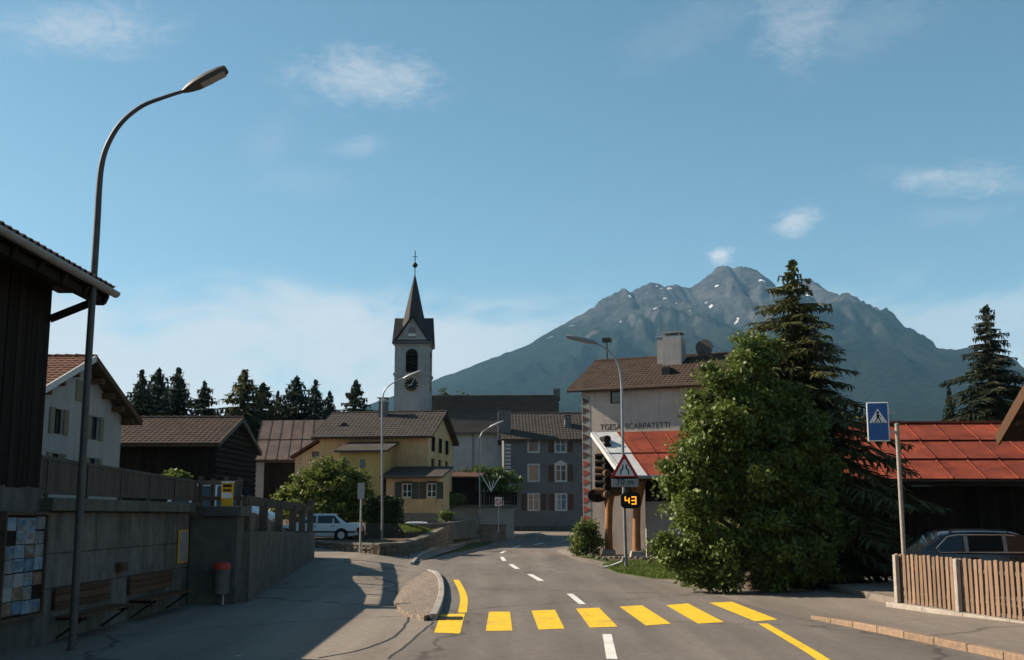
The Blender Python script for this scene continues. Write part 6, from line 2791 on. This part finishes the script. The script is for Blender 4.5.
def spruce_meshes(h, rad, seed, mat, levels=34, per=9, stations=9, droop=.35, z0=.1, fine=.20, name='crown', shape=1.0):
    """returns trunk MB and needle mesh: whorls of drooping branches with hanging sprays"""
    rng = random.Random(seed)
    V, Q = [], []

    def quad(a, b, c, d):
        k = len(V)
        V.extend((a, b, c, d))
        Q.append((k, k + 1, k + 2, k + 3))
    br = MB()
    for lv in range(levels):
        t = lv / (levels - 1)
        z = h * (z0 + (1 - z0) * t ** .95)
        f = (1 - t) ** .85
        base_len = rad * (f * shape + .03)
        if t < .12:
            base_len *= .8
        nb = max(4, int(per * (.55 + .45 * f)))
        a0 = rng.random() * 6.28
        for b in range(nb):
            ang = a0 + 2 * math.pi * b / nb + rng.uniform(-.25, .25)
            L_ = base_len * rng.choice((1, 1, .8)) * rng.uniform(.55, 1.18)
            d = Vector((math.cos(ang), math.sin(ang), 0))
            s = Vector((-d.y, d.x, 0))
            zz = z + rng.uniform(-.5, .5) * h / levels
            rise = .25 * (t - .45)
            dr = droop * (1 - .7 * t) * rng.uniform(.6, 1.3)

            def pt(q):
                return Vector((d.x * L_ * q, d.y * L_ * q, zz + L_ * (rise * q - dr * q * q + .22 * dr * q ** 4)))
            if L_ > .5:
                br.tube([pt(0), pt(.5), pt(.9)], [.03 + .012 * L_, .02 + .006 * L_, .008], 4, False)
            ns = max(3, int(stations * (.4 + .6 * L_ / rad)))
            for k in range(ns):
                q = (k + .6) / ns
                p = pt(q)
                w = L_ * (.40 * (1 - q) ** .7 + .11) * rng.uniform(.7, 1.25)
                w = min(w, .42 * rad)
                for sg in (-1, 1):
                    for j in range(2):
                        dirv = (s * sg * rng.uniform(.75, 1.0) + d * rng.uniform(.25, .85)).normalized()
                        ln = w * rng.uniform(.6, 1.1)
                        tip = p + dirv * ln + Vector((0, 0, -ln * rng.uniform(.12, .55)))
                        mid = (p + tip) / 2 + Vector((0, 0, ln * .05))
                        wd = fine * (.5 + .5 * f) * rng.uniform(.55, 1.1) * (.6 + .4 * min(1, ln / .6))
                        side = (tip - p).cross(Vector((rng.uniform(-.5, .5), rng.uniform(-.5, .5), 1))).normalized() * wd * .5
                        quad(p, mid + side, tip, mid - side)
                # tip hangers
                if rng.random() < .8:
                    ln = fine * rng.uniform(1.0, 2.0)
                    tip = p + Vector((rng.uniform(-.1, .1), rng.uniform(-.1, .1), -ln))
                    side = Vector((d.x * .5 + s.x * rng.uniform(-1, 1), d.y * .5 + s.y * rng.uniform(-1, 1), 0)).normalized() * fine * .3
                    quad(p, (p + tip) / 2 + side, tip, (p + tip) / 2 - side)
            # end spray
            p, q_ = pt(.86), pt(1.04)
            quad(p, (p + q_) / 2 + s * fine * .5, q_, (p + q_) / 2 - s * fine * .5)
    # leader
    for k in range(14):
        z = h * (.965 + .035 * k / 13)
        ang = k * 2.4
        d = Vector((math.cos(ang), math.sin(ang), -.2)) * rad * .05
        p = Vector((0, 0, z))
        quad(p, p + d * .5 + Vector((0, 0, fine * .4)), p + d, p + d * .5 - Vector((0, 0, fine * .4)))
    tr = MB()
    r0 = .012 * h + .05
    tr.tube([(0, 0, -.2), (0, 0, h * .3), (0, 0, h * .7), (0, 0, h)], [r0, r0 * .8, r0 * .4, .015], 10)
    n0 = len(tr.v)
    tr.v += br.v
    tr.f += [tuple(i + n0 for i in f) for f in br.f]
    return tr, np_mesh(name, [tuple(v) for v in V], Q, mat)


def place_spruce(label, tr_me, cr_me, x, y, z, s, rz, group, sx=1.0):
    root = thing('spruce_tree', label, 'tree', (x, y, z), rz, group)
    for nm, me in (('trunk', tr_me), ('crown', cr_me)):
        o = bpy.data.objects.new(nm, me)
        COL.objects.link(o)
        o.parent = root
        o.scale = (s * sx, s * sx, s)
    return root


# ---- spruces beyond the roofs on the left: three builds, each tree its own object
protos = []
for k, (sd_, dr, mt) in enumerate(((11, .5, 'needle'), (23, .35, 'needle'), (37, .6, 'needle_light'))):
    t, c = spruce_meshes(15.0, 6.2, sd_, mt, 30, 10, 16, dr * .6, .1, .36, 'spruce_crown')
    protos.append((t.mesh('spruce_trunk', 'bark', True), c))
far = [(142, 371, 13, 105, 0, 'spruce standing furthest left behind the log barn roof'), (159, 369, 15, 112, 1, 'spruce second from the left behind the log barn roof'),
       (179, 369, 15, 106, 0, 'tall narrow spruce in the middle above the log barn roof'), (205, 382, 13, 104, 1, 'shorter spruce above the right end of the log barn roof'),
       (263, 384, 20, 112, 1, 'dark spruce just right of the broad larch'), (278, 392, 9, 108, 0, 'small slim spruce between larch and twin spruces'),
       (297, 377, 17, 104, 1, 'full dark spruce above the brown sheet roof'), (316, 381, 13, 110, 0, 'slim spruce above the ridge end of the sheet roof barn'),
       (330, 392, 11, 103, 0, 'small spruce left of the yellow house roof'), (356, 381, 14, 100, 1, 'lone spruce above the yellow house chimney')]
for i, (u, v, hw, Y, k, lab) in enumerate(far):
    top = P(u, v, Y)
    zg = hgt(top.x, Y)
    hreal = top.z - zg
    s = hreal / 15.0
    wpx = hw / F_PX * Y
    sx = 1.08 * hw / 14
    place_spruce(lab, *protos[k], top.x, Y, zg, s, i * 1.3, 'spruces behind the roofs', sx)
# broad larch
top = P(245, 370, 106)
zg = hgt(top.x, 106)
place_spruce('broad light green larch tallest behind the barns', *protos[2], top.x, 106, zg, (top.z - zg) / 15.0, .4, 'spruces behind the roofs', 1.4)
# pair of round trees right of the church tower
for u, v, lab in ((444, 387, 'small dark tree next to the church tower on the hill'), (464, 390, 'small round tree above the church nave roof')):
    Y = 170
    top = P(u, v, Y)
    root = thing('hill_tree', lab, 'tree', (top.x, Y, hgt(top.x, Y)), 0, 'small trees behind the church')
    hh = top.z - hgt(top.x, Y)
    cl = lobes_clumps([((0, 0, hh * .86), (1.6, 1.6, hh * .13)), ((.4, 0, hh * .7), (2.2, 2.0, hh * .16))], 130, int(u), .4)
    crown_obj(leaf_mesh('hill_tree_crown', cl, 16, .9, .5, 'leaf_dark', int(u)), root)
    MB().tube([(0, 0, 0), (0, 0, hh * .5), (0, 0, hh * .85)], [.35, .25, .1], 8).build('trunk', 'bark', root)

# ---- big spruce behind the leafy tree
Y = 37.4
top = P(787, 262, Y)
t, c = spruce_meshes(top.z, 4.9, 5, 'needle_light', 36, 11, 26, .45, .05, .135, 'main_spruce_crown')
root = thing('spruce_tree', 'tall drooping spruce rising behind the leafy tree', 'tree', (top.x + .15, Y, 0), .4, 'tall spruces on the right')
t.build('trunk', 'bark', root, True)
crown_obj(c, root)
# ---- spruce at the right edge
Y = 62.0
top = P(986, 306, Y)
t, c = spruce_meshes(top.z, 5.2, 9, 'needle', 38, 11, 22, .42, .1, .17, 'right_spruce_crown')
root = thing('spruce_tree', 'dark spruce at the right edge behind the red roof', 'tree', (top.x, Y, 0), 1.0, 'tall spruces on the right')
t.build('trunk', 'bark', root, True)
crown_obj(c, root)
top = P(949, 388, 66)
place_spruce('low young spruce peeping over the red roof', *protos[1], top.x, 66, 0, top.z / 15.0, 2.0, 'tall spruces on the right', .5)

# ---- big leafy tree
base = G(742, 586)
by = 34.6
bx = base.x


def pl(u, v, Y):
    p = P(u, v, Y)
    return (p.x - bx, p.y - by, p.z)


k = by / F_PX
def lobe(u, v, du, dv, dy=0.0, ry=None):
    Yq = by + dy
    c = pl(u, v, Yq)
    rx, rz = du * k, dv * k
    return (c, (rx, ry or rx, rz))


lobes = [lobe(742, 428, 44, 46), lobe(724, 392, 24, 32, -.3), lobe(704, 452, 30, 38, -.8), lobe(768, 405, 30, 48, .3), lobe(694, 502, 26, 36, -1.0), lobe(735, 490, 52, 50, -.5),
         lobe(780, 465, 36, 52, .4), lobe(712, 548, 32, 34, -1.2), lobe(755, 548, 46, 36, -.8), lobe(790, 525, 36, 46, .2), lobe(676, 480, 12, 18, -.8), lobe(672, 552, 14, 14, -1.0),
         lobe(748, 368, 16, 24, .2), lobe(716, 424, 24, 22, -1.6), lobe(762, 356, 14, 18, .6),
         lobe(795, 415, 24, 30, .8), lobe(808, 460, 28, 36, .6), lobe(818, 515, 30, 42, .3), lobe(812, 560, 30, 22, -.2)]
rnd = random.Random(17)
sub_l = []
for (c, r) in lobes:
    sub_l.append((c, tuple(q * .6 for q in r)))
    for _ in range(15):
        d = Vector((rnd.gauss(0, 1), rnd.gauss(0, 1), rnd.gauss(0, 1))).normalized()
        f = rnd.uniform(.65, 1.2)
        q = rnd.uniform(.15, .36)
        sub_l.append(((c[0] + d.x * r[0] * f, c[1] + d.y * r[1] * f, max(.4, c[2] + d.z * r[2] * f)), (r[0] * q, r[1] * q, r[2] * q * .8)))
cl = lobes_clumps(sub_l, 2500, 4, .3, (.5, 1.3))
root = thing('leafy_tree', 'large dense green leafy tree with branches down to the verge', 'tree', (bx, by, 0))
crown_obj(leaf_mesh('leafy_tree_crown', cl, 56, .42, .15, 'leaf', 8), root)
m = MB()
m.tube([(0, .2, -.1), (.1, .3, 1.5), (0, .2, 3.2), (.2, .1, 5.5), (.1, 0, 7.4)], [.3, .24, .2, .12, .04], 10)
rnd = random.Random(3)
for (c, r) in lobes:
    z = max(.8, c[2] * .55)
    m.tube([(0.05, .25, z), (c[0] * .5, c[1] * .5 + .1, (z + c[2]) * .5), (c[0], c[1], c[2])], [.1, .06, .02], 6)
m.build('trunk', 'bark', root, True)
# light shrub in front of it
sb_ = thing('verge_shrub', 'lighter green shrub at the foot of the leafy tree', 'shrub', (G(722, 581).x, G(722, 581).y, 0))
cl = lobes_clumps([((0, 0, .9), (1.0, .8, .8)), ((.9, .1, .8), (.8, .7, .7)), ((-.7, .2, .7), (.7, .6, .6)), ((.3, 0, 1.5), (.7, .6, .6))], 240, 6, .3)
crown_obj(leaf_mesh('verge_shrub_crown', cl, 26, .34, .17, 'leaf_yellow', 21), sb_, 'foliage')
MB().tube([(0, 0, 0), (.1, 0, .8), (.2, .05, 1.5)], [.06, .04, .02], 6).build('stem', 'bark', sb_)
# low plants in the bed
for i, (u, v, s, lab) in enumerate(((652, 556, .5, 'small dark green plant in the flower bed by the wall'), (668, 558, .38, 'low plant in the flower bed nearest the leafy tree'))):
    p = G(u, v)
    r_ = thing('bed_plant', lab, 'plant', p, 0, 'plants in the flower bed')
    cl = lobes_clumps([((0, 0, s * .8), (s, s, s * .8))], 50, 30 + i, .2)
    crown_obj(leaf_mesh('bed_plant_leaves', cl, 20, .2, .13, 'leaf_dark', 40 + i), r_, 'foliage')
# flowering bush at the house corner
p = G(586, 556)
fb = thing('flower_bush', 'round bush with small red flowers at the house corner', 'shrub', p)
cl = lobes_clumps([((0, 0, 1.0), (.75, .75, .85)), ((-.35, -.2, .6), (.6, .6, .6)), ((.4, -.1, .7), (.6, .6, .65)), ((.1, 0, 1.6), (.5, .5, .45))], 210, 12, .3)
crown_obj(leaf_mesh('flower_bush_crown', cl, 26, .3, .15, 'leaf', 33), fb, 'foliage')
MB().tube([(0, 0, 0), (.05, 0, .7), (0, .05, 1.4)], [.06, .04, .02], 6).build('stem', 'bark', fb)
cf = [(a, b, c, 1) for (a, b, c, d) in cl[::14]]
crown_obj(leaf_mesh('flower_bush_flowers', cf, 5, .12, .13, 'flower_red', 34, .9), fb, 'flowers')

# ---- garden bush behind the saloon, hedge
Yb = 66.0
p = P(330, 525, Yb)
gb_ = thing('garden_bush', 'big rounded light green bush behind the white saloon', 'shrub', (p.x, Yb, .9))
kk = Yb / F_PX
lb2 = []
for (u, v, du, dv, dy) in ((338, 487, 30, 27, 0), (315, 490, 24, 22, -.4), (296, 497, 18, 16, -.5), (352, 492, 20, 26, .2), (330, 470, 18, 14, 0), (283, 503, 14, 10, -.5), (312, 508, 34, 14, -.8), (350, 512, 22, 14, -.4)):
    c = P(u, v, Yb + dy)
    lb2.append(((c.x - p.x, dy, c.z - .9), (du * kk, du * kk * .9, dv * kk)))
cl = lobes_clumps(lb2, 620, 15, .4)
crown_obj(leaf_mesh('garden_bush_crown', cl, 30, .42, .22, 'leaf_yellow', 50), gb_, 'foliage')
MB().tube([(0, 0, 0), (.1, 0, 1.2), (.3, 0, 2.4)], [.12, .09, .03], 8).build('stem', 'bark', gb_)
Yh = 64.0
a, b = P(367, 525, Yh), P(400, 525, Yh)
hd = thing('clipped_hedge', 'clipped dark green hedge before the yellow house', 'hedge', ((a.x + b.x) / 2, Yh + .6, .9))
rnd = random.Random(2)
w_ = (b.x - a.x) / 2
ht = P(380, 497, Yh).z - .9
pts = []
for _ in range(520):
    x, y, z = rnd.uniform(-w_, w_), rnd.uniform(-.5, .5), rnd.uniform(0, ht)
    q = rnd.random()
    if q < .5:
        y = -.5
    elif q < .75:
        z = ht
    elif q < .9:
        x = w_ * (1 if rnd.random() < .5 else -1)
    pts.append((x, y, z * (1 - .08 * abs(x / w_) ** 3), 1))
crown_obj(leaf_mesh('hedge_leaves', pts, 24, .17, .11, 'leaf_dark', 60), hd, 'foliage')
MB().box(-w_ * .85, w_ * .85, -.35, .35, 0, ht - .2).build('inner_twigs', 'bark', hd)
# low plants on the garden wall and terrace
for i, (u, v, Y, s, mt, lab) in enumerate(((446, 516, 72, .4, 'leaf', 'leafy garden plant beside the white parked car roof'), (455, 500, 88, .7, 'leaf', 'green bush below the timber terrace of the garage'),
                                           (176, 478, 31, .26, 'leaf', 'small flowering plant on the bar railing'))):
    p = P(u, v, Y)
    r_ = thing('garden_plant', lab, 'plant', (p.x, p.y, p.z - s), 0, 'garden plants')
    cl = lobes_clumps([((0, 0, s), (s * 1.3, s, s * .8))], 70, 70 + i, .2)
    crown_obj(leaf_mesh('garden_plant_leaves', cl, 20, .2, .14, mt, 80 + i), r_, 'foliage')
bb = P(486, 478, 96)
r_ = thing('yard_tree', 'light green tree between garage terrace and church wall', 'tree', (bb.x, 96, hgt(bb.x, 96)))
h_ = bb.z - hgt(bb.x, 96)
cl = lobes_clumps([((0, 0, h_), (2.0, 1.5, 1.3)), ((1.6, 0, h_ - .5), (1.4, 1.2, 1.2)), ((-1.8, 0, h_ - .4), (1.4, 1.2, 1.1))], 220, 91, .3)
crown_obj(leaf_mesh('yard_tree_crown', cl, 24, .5, .3, 'leaf', 92), r_)
MB().tube([(0, 0, 0), (0, 0, h_)], [.2, .08], 8).build('trunk', 'bark', r_)


# ---- grass blades on the verge and along edges
def blades(name, poly, n, h, seed, zoff=.035):
    rng = random.Random(seed)
    xs = [p[0] for p in poly]
    ys = [p[1] for p in poly]

    def inside(x, y):
        c = False
        j = len(poly) - 1
        for i in range(len(poly)):
            if (poly[i][1] > y) != (poly[j][1] > y) and x < (poly[j][0] - poly[i][0]) * (y - poly[i][1]) / (poly[j][1] - poly[i][1]) + poly[i][0]:
                c = not c
            j = i
        return c
    V, Q = [], []
    k = 0
    while k < n:
        x, y = rng.uniform(min(xs), max(xs)), rng.uniform(min(ys), max(ys))
        if not inside(x, y):
            continue
        k += 1
        z = hgt(x, y) + zoff
        a = rng.random() * 6.28
        w = .018
        hh = h * rng.uniform(.5, 1.3)
        lx, ly = rng.uniform(-.5, .5) * hh, rng.uniform(-.5, .5) * hh
        c, s = math.cos(a) * w, math.sin(a) * w
        b = len(V)
        V += [(x - c, y - s, z), (x + c, y + s, z), (x + c * .4 + lx, y + s * .4 + ly, z + hh), (x - c * .4 + lx, y - s * .4 + ly, z + hh)]
        Q.append((b, b + 1, b + 2, b + 3))
    o = bpy.data.objects.new(name, np_mesh(name, V, Q, 'grass'))
    COL.objects.link(o)
    tag(o, kind='stuff')
    return o


g = blades('grass', xy((603, 567), (614, 563.5), (640, 562), (692, 565), (720, 570), (722, 579), (690, 580.5), (650, 578.5), (617, 573)), 16000, .10, 4)
tag(g, 'short lit grass on the verge round the lamp post', 'grass')
g = blades('grass', [(9.6, 28.6), (10.6, 22.9), (11.7, 16.5), (11.9, 16.6), (10.9, 23), (9.9, 28.8)], 2600, .12, 6, .17)
tag(g, 'thin grass growing along the foot of the picket fence', 'grass')
g = blades('grass', [(x, y) for (x, y) in xy((404, 553), (430, 549), (455, 543.5))] + [(-4.9, 72), (-6.6, 66)], 2500, .12, 8, .95)
tag(g, 'lit grass strip on top of the stone wall', 'grass')
# loose stones edging the flower bed
rnd = random.Random(9)
for i in range(16):
    u = 598 + i * 5.6
    p = G(u + rnd.uniform(-1, 1), 559.5 + (1.2 if u > 640 else 0))
    m = MB()
    r_ = rnd.uniform(.12, .2)
    prof = [(r_ * .7, 0), (r_, r_ * .4), (r_ * .75, r_ * .9), (r_ * .25, r_ * 1.05)]
    m.lathe(prof, (0, 0, 0), 7)
    m.v = [(a * rnd.uniform(.8, 1.2), b * rnd.uniform(.8, 1.2), c) for (a, b, c) in m.v]
    o = m.build('edging_stone', 'stone', None, loc=p)
    tag(o, 'rough stone in the row edging the flower bed', 'stone', 'edging stones of the flower bed')
